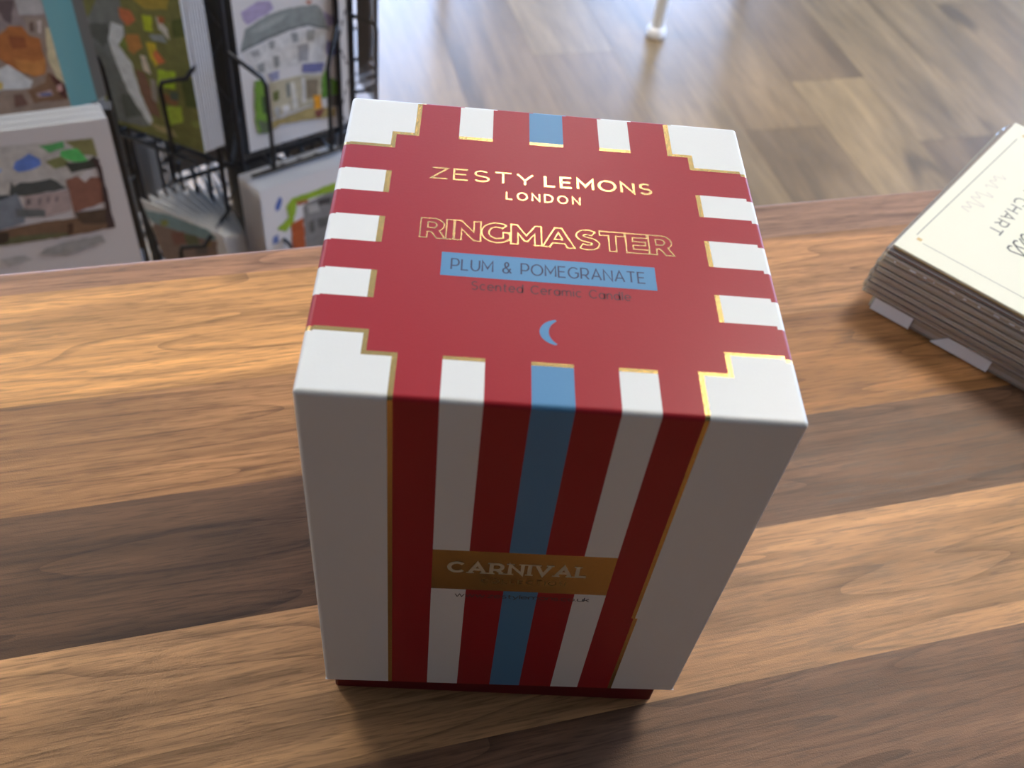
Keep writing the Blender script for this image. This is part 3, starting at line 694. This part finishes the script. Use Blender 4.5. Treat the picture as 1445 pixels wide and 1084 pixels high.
# board thickness and inside of the lid
t_ = .0015; I_ = E_ - t_
def wq(*p): return [warp(*q) for q in p]
for sx, sy in ((1,0),(-1,0),(0,1),(0,-1)):
    tx, ty = abs(sy), abs(sx)
    def P(o, s, d): return (sx*o + tx*s, sy*o + ty*s, d)
    lid.add(wq(P(E_,-E_,LH), P(E_,E_,LH), P(I_,I_,LH), P(I_,-I_,LH)), [(0,1,2,3)], WHT)
    lid.add(wq(P(I_,-I_,LH), P(I_,I_,LH), P(I_,I_,.02), P(I_,-I_,.02)), [(0,1,2,3)], WHT)
lid.add(wq((-I_,-I_,.02),(I_,-I_,.02),(I_,I_,.02),(-I_,I_,.02)), [(3,2,1,0)], WHT)
lo = lid.build('lid', [M['white_paper'], M['red_paper'], M['blue_paper'], M['gold']], box)
tag(lo, 'striped lid with stepped white corners')
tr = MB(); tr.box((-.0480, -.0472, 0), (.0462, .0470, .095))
to = tr.build('tray', M['tray_red'], box, bevel=.0008); tag(to, 'plain red base tray with shade darkened into its colour')

ZT = TH + LH
mm = .001
def lettering(name, mt, lbl=None, z=ZT+.00005): 
    return MB(), name, mt, lbl
mb = MB(); text(mb, 'ZESTY', -28.0, -3.9, 18.45, 4.45, .46, 0, .34)
text(mb, 'LEMONS', -.9, 24.7, 18.6, 4.45, .62, 0, .34)
text(mb, 'LONDON', -10.1, 7.2, 12.65, 3.05, .36, 0, .42)
def put(mb, name, mt, lbl, z):
    mb.v = [(x*mm, y*mm, z + q) for x, y, q in mb.v]
    return tag(mb.build(name, mt, lo), lbl)
put(mb, 'brand_lettering', M['gold_print'], 'gold foil lettering reading ZESTY LEMONS LONDON', ZT + 4e-5)
mb = MB(); s = 'RINGMASTER'; h = 6.7; gap = .22
tot = sum(BOLD[c][0] for c in s)*h; k = (57.4 - gap*(len(s)-1))/tot; x = -29.3
for c in s:
    for p in BOLD[c][1]:
        ribbon(mb, [(x + a*h*k, -2.95 + b*h + 0*x) for a, b in p], .27, 0, closed=True)
    x += BOLD[c][0]*h*k + gap
put(mb, 'name_lettering', M['gold_print'], 'outlined gold lettering reading RINGMASTER', ZT + 4e-5)
mb = MB(); mb.add([(-24.05,-14.8,0),(23.05,-14.8,0),(23.05,-7.35,0),(-24.05,-7.35,0)], [(0,1,2,3)])
put(mb, 'scent_panel', M['blue_paper'], 'blue printed panel', ZT + 3e-5)
mb = MB(); text(mb, 'PLUM & POMEGRANATE', -21.8, 20.6, -12.95, 3.75, .36, 0, .17)
put(mb, 'scent_lettering', M['navy_ink'], 'navy lettering reading PLUM & POMEGRANATE', ZT + 6e-5)
mb = MB(); text(mb, 'Scented Ceramic Candle', -17.2, 16.9, -18.75, 2.75, .32, 0, .2)
put(mb, 'description_lettering', M['maroon_ink'], 'dark lettering reading Scented Ceramic Candle', ZT + 5e-5)
mb = MB()
out = arc(1.5, -29.65, 4.35, 3.75, 104, 256, 24); inn = arc(3.35, -29.65, 4.3, 4.1, 122, 238, 24)
vs_ = [(a, b, 0) for a, b in out] + [(a, b, 0) for a, b in inn]; n_ = len(out)
inn[0] = out[0]; inn[-1] = out[-1]
vs_ = [(a, b, 0) for a, b in out] + [(a, b, 0) for a, b in inn]
mb.add(vs_, [(i, i+1, n_+i+1, n_+i) for i in range(n_-1)])
put(mb, 'moon_emblem', M['blue_paper'], 'small blue crescent moon', ZT + 4e-5)
def put_front(mb, name, mt, lbl, off):
    mb.v = [((x*mm + .0013*(d*mm/LH)*(1-(x/50)**2)), -E_ - off, TH + LH - d*mm*(1 - .014*x/50)) for x, d, q in mb.v]
    return tag(mb.build(name, mt, lo), lbl)
flip = lambda x, y, z: (x, -y, z)
mb = MB(); text(mb, 'CARNIVAL', -18.2, 14.6, -62.6, 5.0, .95, 0, .34, T=flip)
GLw = sum(GL[c][0] for c in 'CARNIVAL')*5.0; kk = (32.8 - .34*5.0*7)/GLw; x = -18.2
for c in 'CARNIVAL':
    wd = GL[c][0]*5.0*kk
    feet = {'A': [(0, 0), (wd, 0)], 'R': [(0, 0), (0, 1), (wd, 0)], 'N': [(0, 0), (0, 1), (wd, 1)], 'I': [(wd/2, 0), (wd/2, 1)], 'V': [(0, 1), (wd, 1)], 'L': [(0, 0), (0, 1)], 'C': []}[c]
    for fx, fy in feet:
        yy = -62.6 + (.25 if fy == 0 else 4.75); ribbon(mb, [(x+fx-.9, yy), (x+fx+.9, yy)], .45, 0, T=flip)
    x += wd + .34*5.0
put_front(mb, 'collection_lettering', M['cream_ink'], 'pale slab lettering reading CARNIVAL', 5e-5)
mb = MB(); text(mb, 'COLLECTION', -10.2, 10.0, -66.9, 2.1, .3, 0, .4, T=flip)
put_front(mb, 'collection_sublettering', M['dull_gold_ink'], 'faint small lettering reading COLLECTION', 5e-5)
mb = MB(); text(mb, 'www.zestylemons.co.uk', -16.3, 17.0, -74.2, 2.1, .26, 0, .16, T=flip)
put_front(mb, 'web_lettering', M['dark_ink'], 'small grey web address', 5e-5)

# ------------------------------------------------------------------ stack of chart packets
E1 = R(35.2); u1 = Vector((math.cos(E1), math.sin(E1), 0)); u2 = Vector((math.sin(E1), -math.cos(E1), 0))
L0 = Vector((.1880, .0910, 0)); PW, PL = .1335, .185
# (thickness, shift along e1, shift along e2, turn, board colour, label)
packs = [
 (0.0062, 0.0000, 0.0000, 0.9, 'grey_board', 'lowest chart packet in the stack, with white labels folded under its edge'),
 (0.0028, -0.0010, -0.0052, 0.5, 'grey_board', 'second chart packet from the bottom of the cream stack'),
 (0.0028, -0.0012, -0.0058, 0.2, 'dark_board', 'third chart packet from the bottom of the cream stack'),
 (0.0025, -0.0009, -0.0054, -0.1, 'grey_board', 'fourth chart packet from the bottom of the cream stack'),
 (0.0029, -0.0004, -0.0058, 0.3, 'dark_board', 'fifth chart packet from the bottom of the cream stack'),
 (0.0026, 0.0003, -0.0052, -0.2, 'grey_board', 'fifth chart packet from the top of the cream stack'),
 (0.0028, 0.0010, -0.0054, 0.1, 'dark_board', 'fourth chart packet from the top of the cream stack'),
 (0.0032, 0.0021, -0.0048, 0.2, 'grey_board', 'third chart packet from the top, its shiny sleeve flecked with white'),
 (0.0024, 0.0032, -0.0046, -0.3, 'brown_edge', 'brown-edged chart packet just under the top cream one'),
]
z = .0004
def packet(z, t, d1, d2, turn, board, label, name='chart_packet'):
    r = empty(name, L0 + u1*d1 + u2*d2 + Vector((0,0,z)), E1 + R(turn)); tag(r, label, 'chart packet', 'chart packets in the stack')
    # local axes: x along e1, y opposite to e2
    nl = 3; body = MB(); sh = MB()
    for q in range(nl):
        za, zb = t*.03 + t*.95*q/nl, t*.03 + t*.95*(q+.93)/nl; j = random.uniform(0, .0006)
        o_ = len(body.v); body.box((j, -PL + j, za), (PW - j, -j*.8 - .0002, zb), q % 2)
        lean = .0007 if t < .005 else .0011          # the cut edges of the folded sheets step back towards the top
        for vi in range(o_ + 4, o_ + 8):
            X_, Y_, Z_ = body.v[vi]; body.v[vi] = (X_ + (lean if X_ < PW/2 else 0), Y_ - (lean*.5 if Y_ > -PL/2 else 0), Z_)
    body.build('folded_chart', [M[board], M['cream_paper'] if board == 'brown_edge' else M['dark_board']], r)
    g = .0007
    sh.box((-g*1.4, -PL-g, 0), (PW+g, g*1.2, t)); so = sh.build('clear_sleeve', M['sleeve'], r, bevel=.0005)
    return r
for i_, (t, d1, d2, tn, bd, lb) in enumerate(packs):
    r = packet(z, t, d1, d2, tn, bd, lb)
    if i_ == 0:
        for (ya, yb, cut) in ((-.0185, -.0006, 0), (-.0535, -.0285, .006)):
            w = MB()      # white paper folded down under the film, its lower edge kicked out
            w.add([(-.0022, ya, .0002), (-.0022, yb, .0002), (-.0011, yb - cut, .0058), (-.0011, ya, .0058), (-.0017, ya, .0002), (-.0017, yb, .0002), (-.0009, yb - cut, .0058), (-.0009, ya, .0058)],
                  [(0,3,2,1), (4,5,6,7), (0,4,7,3), (1,2,6,5), (3,7,6,2), (0,1,5,4)])
            w.build('folded_label', M['card_white'], r)
    if i_ == 7:
        fl = MB()  # short white dashes along the sleeve edge
        for q in range(11):
            yy = -.004 - q*.0062 - random.uniform(0, .002); ln = random.uniform(.0006, .0030)*(1 if q % 3 else .5)
            fl.box((-.00125, yy-ln, t*.62), (-.00105, yy, t*.78))
        fl.build('white_flecks', M['card_white'], r)
    z += t
# the top packet
t = .0021
top = empty('chart_packet', L0 + u1*.0037 + u2*(-.0036) + Vector((0,0,z)), E1 - R(.8)); tag(top, 'topmost cream chart packet with grey printed lettering and a thin ruled border', 'chart packet', 'chart packets in the stack')
mb = MB(); mb.box((.0006, -PL, .0001), (PW, -.0004, .0011)); bo = mb.build('backing_board', M['yellow_edge'], top); tag(bo, 'buff backing board')
mb = MB(); mb.box((-.0001, -PL, .0011), (PW-.0004, 0, t)); sheet = mb.build('chart_sheet', M['cream_paper'], top, bevel=.0003); tag(sheet, 'cream printed sheet')
# text on the sheet: reading direction is -x, down is +y
def onsheet(a, b, q): return (-a*mm + 0, -b*mm, t + 5e-5)      # a = mm leftwards of the right corner (negative), b = mm up from the edge
mb = MB(); T1 = lambda x, y, q: (-x*mm, -y*mm, t + 5e-5)
text(mb, 'STITCH CHART', -116.0, -40.6, 24.2, 5.8, .72, 0, .40, T=T1)
for (xc, wd) in ((-46.9, 4.2),):
    pass
mb.build('chart_lettering', M['grey_ink'], sheet)
mb = MB()
def script(pts, w): ribbon(mb, pts, w, 0, T=T1)
def swash(x, y, kind, k=1.0):
    if kind == 's':
        script([(x-4.6*k, y+.3), (x-2.2*k, y+3.4*k), (x-.2*k, y+7.4*k), (x+.3*k, y+6.2*k), (x+.9*k, y+3.6*k), (x+1.4*k, y+1.2*k), (x+.4*k, y-.4*k), (x-1.6*k, y-.5*k), (x-2.3*k, y+.6*k)], .75)
    if kind == 'o':
        script([(x + 2.1*k*math.cos(R(a)) + .35*2.9*k*math.sin(R(a)), y + 2.8*k + 3.0*k*math.sin(R(a))) for a in range(40, 420, 20)], .75)
    if kind == 'r':
        script([(x-3*k, y+.4), (x-.6*k, y+5.6*k), (x+.4*k, y+5.2*k), (x+.2*k, y+1.4*k), (x+1.6*k, y+.2)], .75)
    if kind == 'C':
        script([(x + 7*k*math.cos(R(a)) + .3*7*math.sin(R(a)), y + 7*k + 7*k*math.sin(R(a))) for a in range(40, 320, 16)], .85)
swash(-35.6, 36.0, 's'); swash(-40.9, 36.4, 's'); swash(-47.6, 36.6, 'o'); swash(-53.4, 36.6, 'r'); swash(-68, 36, 'C')
mb.build('script_lettering', M['dark_ink'], sheet)
mb = MB()     # faint hand-written line
def squig(x0, x1, y, hh, n):
    P = [(x0 + (x1-x0)*i/(n*6), y + hh*(.5 + .5*math.sin(i*1.05))*(1.0 if i % 12 < 5 else .45)) for i in range(n*6+1)]
    ribbon(mb, P, .55, 0, T=T1)
squig(-84, -70, 10.5, 5.0, 3); squig(-66, -46, 9.5, 7.5, 4)
mb.build('signature', M['pale_ink'], sheet)
mb = MB()     # ruled border and corner ornaments
ribbon(mb, [(-PW/mm + 14, 6.2), (-13.3, 4.2)], .35, 0, T=T1)
ribbon(mb, [(-9.8, 8.5), (-9.2, 160)], .3, 0, T=T1)
mb.build('ruled_border', M['grey_ink'], sheet)
for (a, b) in ((-11.2, 6.4), (-PW/mm + 9, 8.0)):
    mb = MB(); mb.add([T1(a + 1.5*math.cos(q*.785)*(1 if q % 2 else .7), b + 1.5*math.sin(q*.785)*(1 if q % 2 else .7), 0) for q in range(8)], [tuple(range(8))])
    mb.build('corner_ornament', M['yellow_edge'], sheet)
# ------------------------------------------------------------------ greeting cards
P_CACHE = {}
def paint_mat(c, white):
    """watercolour wash: hue of the paint with blotchy pigment"""
    k = .80/lin(white); key = (c, white)
    if key not in P_CACHE:
        P_CACHE[key] = mat('watercolour_%d_%d_%d' % c, rgb(*c, k=k), .55, vary=.38, vscale=110)
    return P_CACHE[key]
def frame(yaw, tilt):
    u = Vector((math.cos(yaw), math.sin(yaw), 0)); n0 = Vector((math.sin(yaw), -math.cos(yaw), 0))
    v = Vector((0,0,1))*math.cos(tilt) - n0*math.sin(tilt)
    return u, v, u.cross(v)
def card_matrix(BL, yaw, tilt):
    u, v, n = frame(yaw, tilt)
    m = Matrix((u, v, n)).transposed().to_4x4(); m.translation = BL
    return m
def card(name, label, cat, group, BL, yaw, tilt, w, h, paint=None, white=200, t=.0009, paper=None, full=None, sleeve=False):
    mb = MB(); mb.box((0, 0, -t/2), (w, h, -t*.08)); mb.box((0.0003, .0003, -t*1.0), (w, h-.0004, -t*.58))     # folded card: front and back leaf
    o = mb.build(name, paper or M['card_white'])
    o.matrix_world = card_matrix(BL, yaw, tilt)
    tag(o, label, cat, group)
    if paint:
        pm = MB(); mats = []
        if full: pm.add([(0,0,4e-5),(w,0,4e-5),(w,h,4e-5),(0,h,4e-5)], [(0,1,2,3)], 0); mats.append(paint_mat(full, white))
        for i, (c, pts) in enumerate(paint):
            m_ = paint_mat(c, white)
            if m_ not in mats: mats.append(m_)
            q = [Vector((min(max(x, .8 if not full else 0), w*1e3 - (.8 if not full else 0)), min(max(y, .8 if not full else 0), h*1e3 - (.8 if not full else 0)))) for x, y in pts]
            # soften the outline: subdivide and wobble like a brushed edge
            rr = random.Random(i); out = []
            for a, b in zip(q, q[1:] + q[:1]):
                out.append(a)
                nn = max(1, int((b-a).length/5))
                d = (b-a); pn = Vector((-d.y, d.x)).normalized() if d.length > 1e-6 else Vector((0,0))
                for s in range(1, nn): out.append(a + d*s/nn + pn*rr.uniform(-.7, .7))
            zz = (i+2)*3e-5
            pm.add([(min(max(p.x, 0), w*1e3)*1e-3, min(max(p.y, 0), h*1e3)*1e-3, zz) for p in out], [tuple(range(len(out)))], mats.index(m_))
        po = pm.build('painting', mats)
        # n-gons of brushed shapes may be concave: let bmesh triangulate them properly
        bmp = bmesh.new(); bmp.from_mesh(po.data); bmesh.ops.triangulate(bmp, faces=bmp.faces[:], ngon_method='EAR_CLIP')
        for f in bmp.faces:
            if f.normal.z < 0: f.normal_flip()
        bmp.to_mesh(po.data); bmp.free()
        po.parent = o
    if sleeve:
        sm_ = MB(); sm_.box((-.001, -.001, -t*1.15), (w+.001, h+.001, .0012)); so = sm_.build('clear_sleeve', M['sleeve'], o)
    return o
ORD = ['front', 'second', 'third', 'fourth', 'fifth', 'sixth', 'seventh', 'eighth', 'ninth', 'tenth']

RY = R(21.5); P01 = Vector((-.088, .826, 0)); SD = .158
# --- right face of the spinner, upper pocket: the thatched cottage card
g = 'cards in the cottage pocket'
Y_ = R(21.1)
u, v, n = frame(Y_, 0)
D0 = Vector((-.064, .8365, -.431))
card('greeting_card', 'white card painted with a cottage under a curved grey roof', 'card', g, D0, Y_, 0, .127, .196, PAINT['D'], 205)
for i in range(1, 5):
    card('greeting_card', '%s white card tucked behind the grey-roofed cottage card' % ['nearest', 'second', 'third', 'fourth'][i-1], 'card', g, D0 - n*(.0028*i) + u*(.0018*i + (.006 if i > 1 else .003)), Y_, R(.0), .127, .194)
# --- right face, lower pocket: the green arch card
g = 'cards in the green arch pocket'
E0 = Vector((-.0597, .7832, -.6254))
Y_ = R(22); u, v, n = frame(Y_, 0)
card('greeting_card', 'white card painted with an orange door under a lime green arch', 'card', g, E0, Y_, 0, .127, .178, PAINT['E'], 205)
for i in range(1, 11):
    card('greeting_card', '%s white card from the front in the stack headed by the lime green arch' % ['second','third','fourth','fifth','sixth','seventh','eighth','ninth','tenth','eleventh'][i-1], 'card', g, E0 - n*(.0036*i) - u*(.0009*i) + v*(.0002*i), Y_ + R(.1*i), 0, .127, .178)
# --- left face, upper pocket: the autumn waterfall card
g = 'cards in the waterfall pocket'
C0 = Vector((-.2159, .8788, -.405)); Y_ = R(-36); u, v, n = frame(Y_, 0)
card('greeting_card', 'card painted all over with a waterfall among autumn trees', 'card', g, C0, Y_, 0, .127, .196, PAINT['C'], 142, full=(84, 84, 44))
for i in range(1, 9):
    card('greeting_card', '%s white card from the front behind the autumn waterfall card' % ['second','third','fourth','fifth','sixth','seventh','eighth','ninth'][i-1], 'card', g, C0 - n*(.0029*i) + u*(.0012*i if i > 1 else .0005), Y_, 0, .127, .194)
# --- left face, lower pocket: fanned cards
g = 'fanned cards below the waterfall'
NF = 9
for i in range(NF):
    k = i/(NF-1)
    TRp = Vector((-.1073, .7775, -.5050)).lerp(Vector((-.085, .789, -.513)), k)
    ya = R(-42 - 34*k); ti = R(-8 + 4*k); u, v, n = frame(ya, ti)
    BL = TRp - u*.127 - v*.145
    lbl = 'front card of the fanned stack, painted with a garden under a teal sky' if i == 0 else '%s white card from the front of the fan beside the teal sky card' % ORD[i]
    card('greeting_card', lbl, 'card', g, BL, ya, ti, .127, .145, [(c, [(x, y-33) for x, y in p]) for c, p in PAINT['F']] if i == 0 else None, 190)
# --- far right face seen edge on, and far left face seen edge on
g = 'cards seen edge on at the far right of the rack'
P12 = P01 + Vector((math.cos(RY), math.sin(RY), 0))*SD
Y_ = RY + R(60); u, v, n = frame(Y_, 0)
edge_mat = mat('grey_sleeved_card', (.19, .185, .17, 1), .5)
for i in range(9):
    card('greeting_card', '%s grey-edged card seen edge on at the right of the rack, counted from the right' % ORD[i].replace('front', 'first'), 'card', g,
         P12 + n*(.036 - .0027*i) + u*.012 + Vector((0,0,-.415 + .0042*i)), Y_, R(0), .127, .19, paper=edge_mat, t=.0022)
g = 'cards seen edge on left of the waterfall'
Pm = P01 - Vector((math.cos(RY-R(60)), math.sin(RY-R(60)), 0))*SD
Y_ = RY - R(120); u, v, n = frame(Y_, 0)
for i in range(6):
    card('greeting_card', '%s grey-edged card seen edge on left of the fanned cards, counted from the left' % ORD[i].replace('front', 'first'), 'card', g,
         Pm + n*(.034 - .005*i) - u*.139 + Vector((0,0,-.585)), Y_, R(0), .127, .17, paper=edge_mat, t=.003)

# --- second display at the left: large cards on a stepped stand
g = 'big cards on the lower step'
BB = Vector((-.3768, .5827, -.3964)); Y_ = R(7.2); ti = R(8); u, v, n = frame(Y_, ti)
card('greeting_card', 'large white card with a manor house, blue cloud and dark tree painting', 'card', g, BB, Y_, ti, .2, .16, PAINT['B'], 150)
for i in range(1, 9):
    card('greeting_card', '%s large card from the front in the stack headed by the manor house' % ['second','third','fourth','fifth','sixth','seventh','eighth','ninth'][i-1], 'card', g, BB - n*(.0042*i) - u*(.0005*i), Y_, ti, .2, .16 - .0005*(i % 3))
g = 'big cards on the upper step'
A0 = Vector((-.3766, .7211, -.3009)); Y_ = R(9); ti = R(10); u, v, n = frame(Y_, ti)
card('greeting_card', 'large card with a fluffy orange-brown shape at the top left corner of the photo', 'card', g, A0, Y_, ti, .15, .2, PAINT['A'], 165, full=(112, 96, 84))
for i in range(3):
    card('envelope', ['teal envelope directly behind the orange-brown card', 'middle teal envelope behind the orange-brown card', 'rearmost teal envelope behind the orange-brown card'][i], 'envelope', 'teal envelopes', A0 - n*(.003 + .0045*i) + u*(.013 + .006*i), Y_, ti, .15, .2, paper=M['envelope_teal'], t=.0016)
for i in range(2):
    card('greeting_card', '%s grey sleeved card behind the teal envelopes' % ['nearer', 'farther'][i], 'card', g, A0 - n*(.018 + .0040*i) + u*(.030 + .005*i), Y_, ti, .15, .195, paper=edge_mat)
# the stand that carries them
stand = empty('card_stand', (BB.x + .1, BB.y + .08, FZ)); tag(stand, 'black stepped stand holding the large cards at the left edge', 'display stand')
O = stand.location
mb = MB()
def ledge(mb, P0, Y_, ti, w, dep, back):
    m = card_matrix(P0, Y_, ti); m = Matrix.Translation(-O) @ m
    mb.box((-.03, -.006, -dep), (w+.002, -.001, .003), 0, m)
    mb.box((-.03, -.006, -dep-.003), (w-.01, back, -dep), 0, m)
ledge(mb, BB, R(7.2), R(8), .2, .040, .10); mb.build('lower_step', M['pole'], stand)
mb = MB(); ledge(mb, A0, R(9), R(10), .15, .036, .16); mb.build('upper_step', M['pole'], stand)
for sx in (-.09, .07):
    mb = MB(); mb.box((sx-.008, -.02, 0), (sx+.008, -.004, BB.z - FZ - .004)); mb.build('leg', M['pole'], stand)
    mb = MB(); mb.box((sx-.008, .125, 0), (sx+.008, .141, A0.z - FZ - .03)); mb.build('leg', M['pole'], stand)
    mb = MB(); mb.box((sx-.006, -.02, .05), (sx+.006, .141, .062)); mb.build('foot_rail', M['pole'], stand)

# ------------------------------------------------------------------ the hexagonal wire spinner
HC = Vector((-.0655, .9825, FZ))
rack = empty('card_spinner_rack', HC); tag(rack, 'black wire spinner rack holding the small greeting cards', 'card rack')
cor = [P01.copy()]
for k in range(5):
    a = RY + R(60)*k; cor.append(cor[-1] + Vector((math.cos(a), math.sin(a), 0))*SD)
cl = [Vector((c.x - HC.x, c.y - HC.y, 0)) for c in cor]
zl = lambda z: z - FZ
mb = MB(); mb.lathe([(.20, 0), (.20, .012), (.19, .018), (.03, .03)], (0,0,0)); mb.build('base', M['pole'], rack)
mb = MB(); mb.tube([(0,0,.02), (0,0,zl(.2))], .034, seg=28); mb.build('centre_pole', M['pole'], rack)
ZB = .22; ZT_ = zl(.16)
for k, c in enumerate(cl):
    mb = MB()
    d = c.normalized(); s = Vector((-d.y, d.x, 0))
    for q in ((-1, 1) if k < 2 else (-1, 1)):
        p = c - d*.004 + s*.0125*q
        mb.tube([p + Vector((0,0,ZB)), p + Vector((0,0,ZT_))], .0032)
    # zig-zag web between the twin uprights
    zz = [c - d*.004 + s*.0125*(1 if i % 2 else -1) + Vector((0,0,ZB + .045*i)) for i in range(int((ZT_-ZB)/.045))]
    mb.tube(zz, .0014, seg=6)
    mb.build('upright', M['wire'], rack)
for zz in (ZB, zl(-.645), zl(-.445), zl(-.235), ZT_):
    mb = MB(); mb.tube([c*.97 + Vector((0,0,zz)) for c in cl], .0024, closed=True)
    mb.build('hoop', M['wire'], rack)
    mb = MB()
    for c in cl: mb.tube([Vector((0,0,zz)) + c*.05, c*.97 + Vector((0,0,zz))], .002, seg=6)
    mb.build('spokes', M['wire'], rack)
def pocket(k, zt, dep, drop):
    # side wires leave the uprights, slope out and down to the front of the pocket, then run down to its floor
    a = RY + R(60)*k; u = Vector((math.cos(a), math.sin(a), 0)); n = Vector((math.sin(a), -math.cos(a), 0))
    c0 = cl[k]; mb = MB(); rW = .0026; zb = zt - drop
    for o, sg in ((c0, 1), (c0 + u*SD, -1)):
        p0 = o + u*(sg*.010) + n*.001 + Vector((0,0,zt))
        p1 = o + u*(sg*.038) + n*dep + Vector((0,0,zt-.027))
        p2 = o + u*(sg*.041) + n*(dep+.001) + Vector((0,0,zt-.036))
        p3 = o + u*(sg*.041) + n*dep + Vector((0,0,zb))
        p4 = o + u*(sg*.041) - n*.004 + Vector((0,0,zb-.004))
        pm = [o + u*(sg*.005) + n*(dep*.97) + Vector((0,0,zt-.012))] if k == 5 else []
        mb.tube([p0] + pm + [p1, p2, p3, p4], rW)
    for f in (-.004, dep):
        mb.tube([c0 + u*.012 + n*f + Vector((0,0,zb-.002)), c0 + u*(SD-.012) + n*f + Vector((0,0,zb-.002))], rW)
    for f in (.36, .5, .64):
        mb.tube([c0 + u*SD*f - n*.022 + Vector((0,0,zb+.16)), c0 + u*SD*f - n*.022 + Vector((0,0,zb-.03)), c0 + u*SD*f + n*dep + Vector((0,0,zb-.002))], rW, seg=6)
    return mb.build('pocket', M['wire'], rack)
for k in range(6):
    pocket(k, zl(-.292), {0: .030, 5: .045}.get(k, .034), .146 if k == 0 else .118)
    pocket(k, zl(-.507), {0: .056, 5: .066}.get(k, .05), .14)
# cards on the far faces, shade inside the rack put into their dark colour
g = 'cards on the far faces of the rack'
back_mat = mat('shade_darkened_card_back', (.22, .20, .18, 1), .6)
fn = {2: 'right-hand far face', 3: 'middle far face', 4: 'left-hand far face'}
for k in (2, 3, 4):
    a = RY + R(60)*k; u = Vector((math.cos(a), math.sin(a), 0)); n = Vector((math.sin(a), -math.cos(a), 0))
    for tier, z0, zh in (('top', -.205, .19), ('middle', -.420, .19), ('bottom', -.640, .178)):
        for i in range(2):
            card('greeting_card', '%s shade-darkened card in the %s pocket on the %s of the rack' % (['inner', 'outer'][i], tier, fn[k]), 'card', g, cor[k] + u*.0155 + n*(.004 + .004*i) + Vector((0,0,z0)), a, 0, .127, zh, paper=back_mat)

# ------------------------------------------------------------------ white table beyond the counter
tb = empty('cafe_table', (.92, 1.857, FZ), R(45)); tag(tb, 'white table standing on the wood floor, only one leg in view', 'table')
TS = .62
mb = MB(); mb.box((-.06, -.06, .70), (TS+.06, TS+.06, .725)); mb.build('table_top', M['white_metal'], tb, bevel=.006)
mb = MB(); mb.box((0, 0, .645), (TS, TS, .699)); mb.build('apron', M['white_metal'], tb, bevel=.003)
for (x, y) in ((0, 0), (TS, 0), (0, TS), (TS, TS)):
    mb = MB(); mb.tube([(x, y, .022), (x, y, .35), (x, y, .66)], [.0155, .019, .023], seg=20); lg = mb.build('leg', M['white_metal'], tb)
    mb = MB(); mb.lathe([(.0225, 0), (.0245, .006), (.0235, .016), (.019, .026)], (x, y, 0), seg=24); mb.build('foot_glide', M['clear_plastic'], lg)

# ------------------------------------------------------------------ daylight and exposure
w = bpy.data.worlds.new('daylight'); S.world = w; w.use_nodes = True
nt = w.node_tree; bg = nt.nodes['Background']
bg.inputs['Color'].default_value = (.46, .62, 1.0, 1); bg.inputs['Strength'].default_value = SKY
S.view_settings.view_transform = 'Standard'; S.view_settings.look = 'None'
S.view_settings.exposure = EXPO; S.view_settings.gamma = 1.0; S.view_settings.use_curve_mapping = False
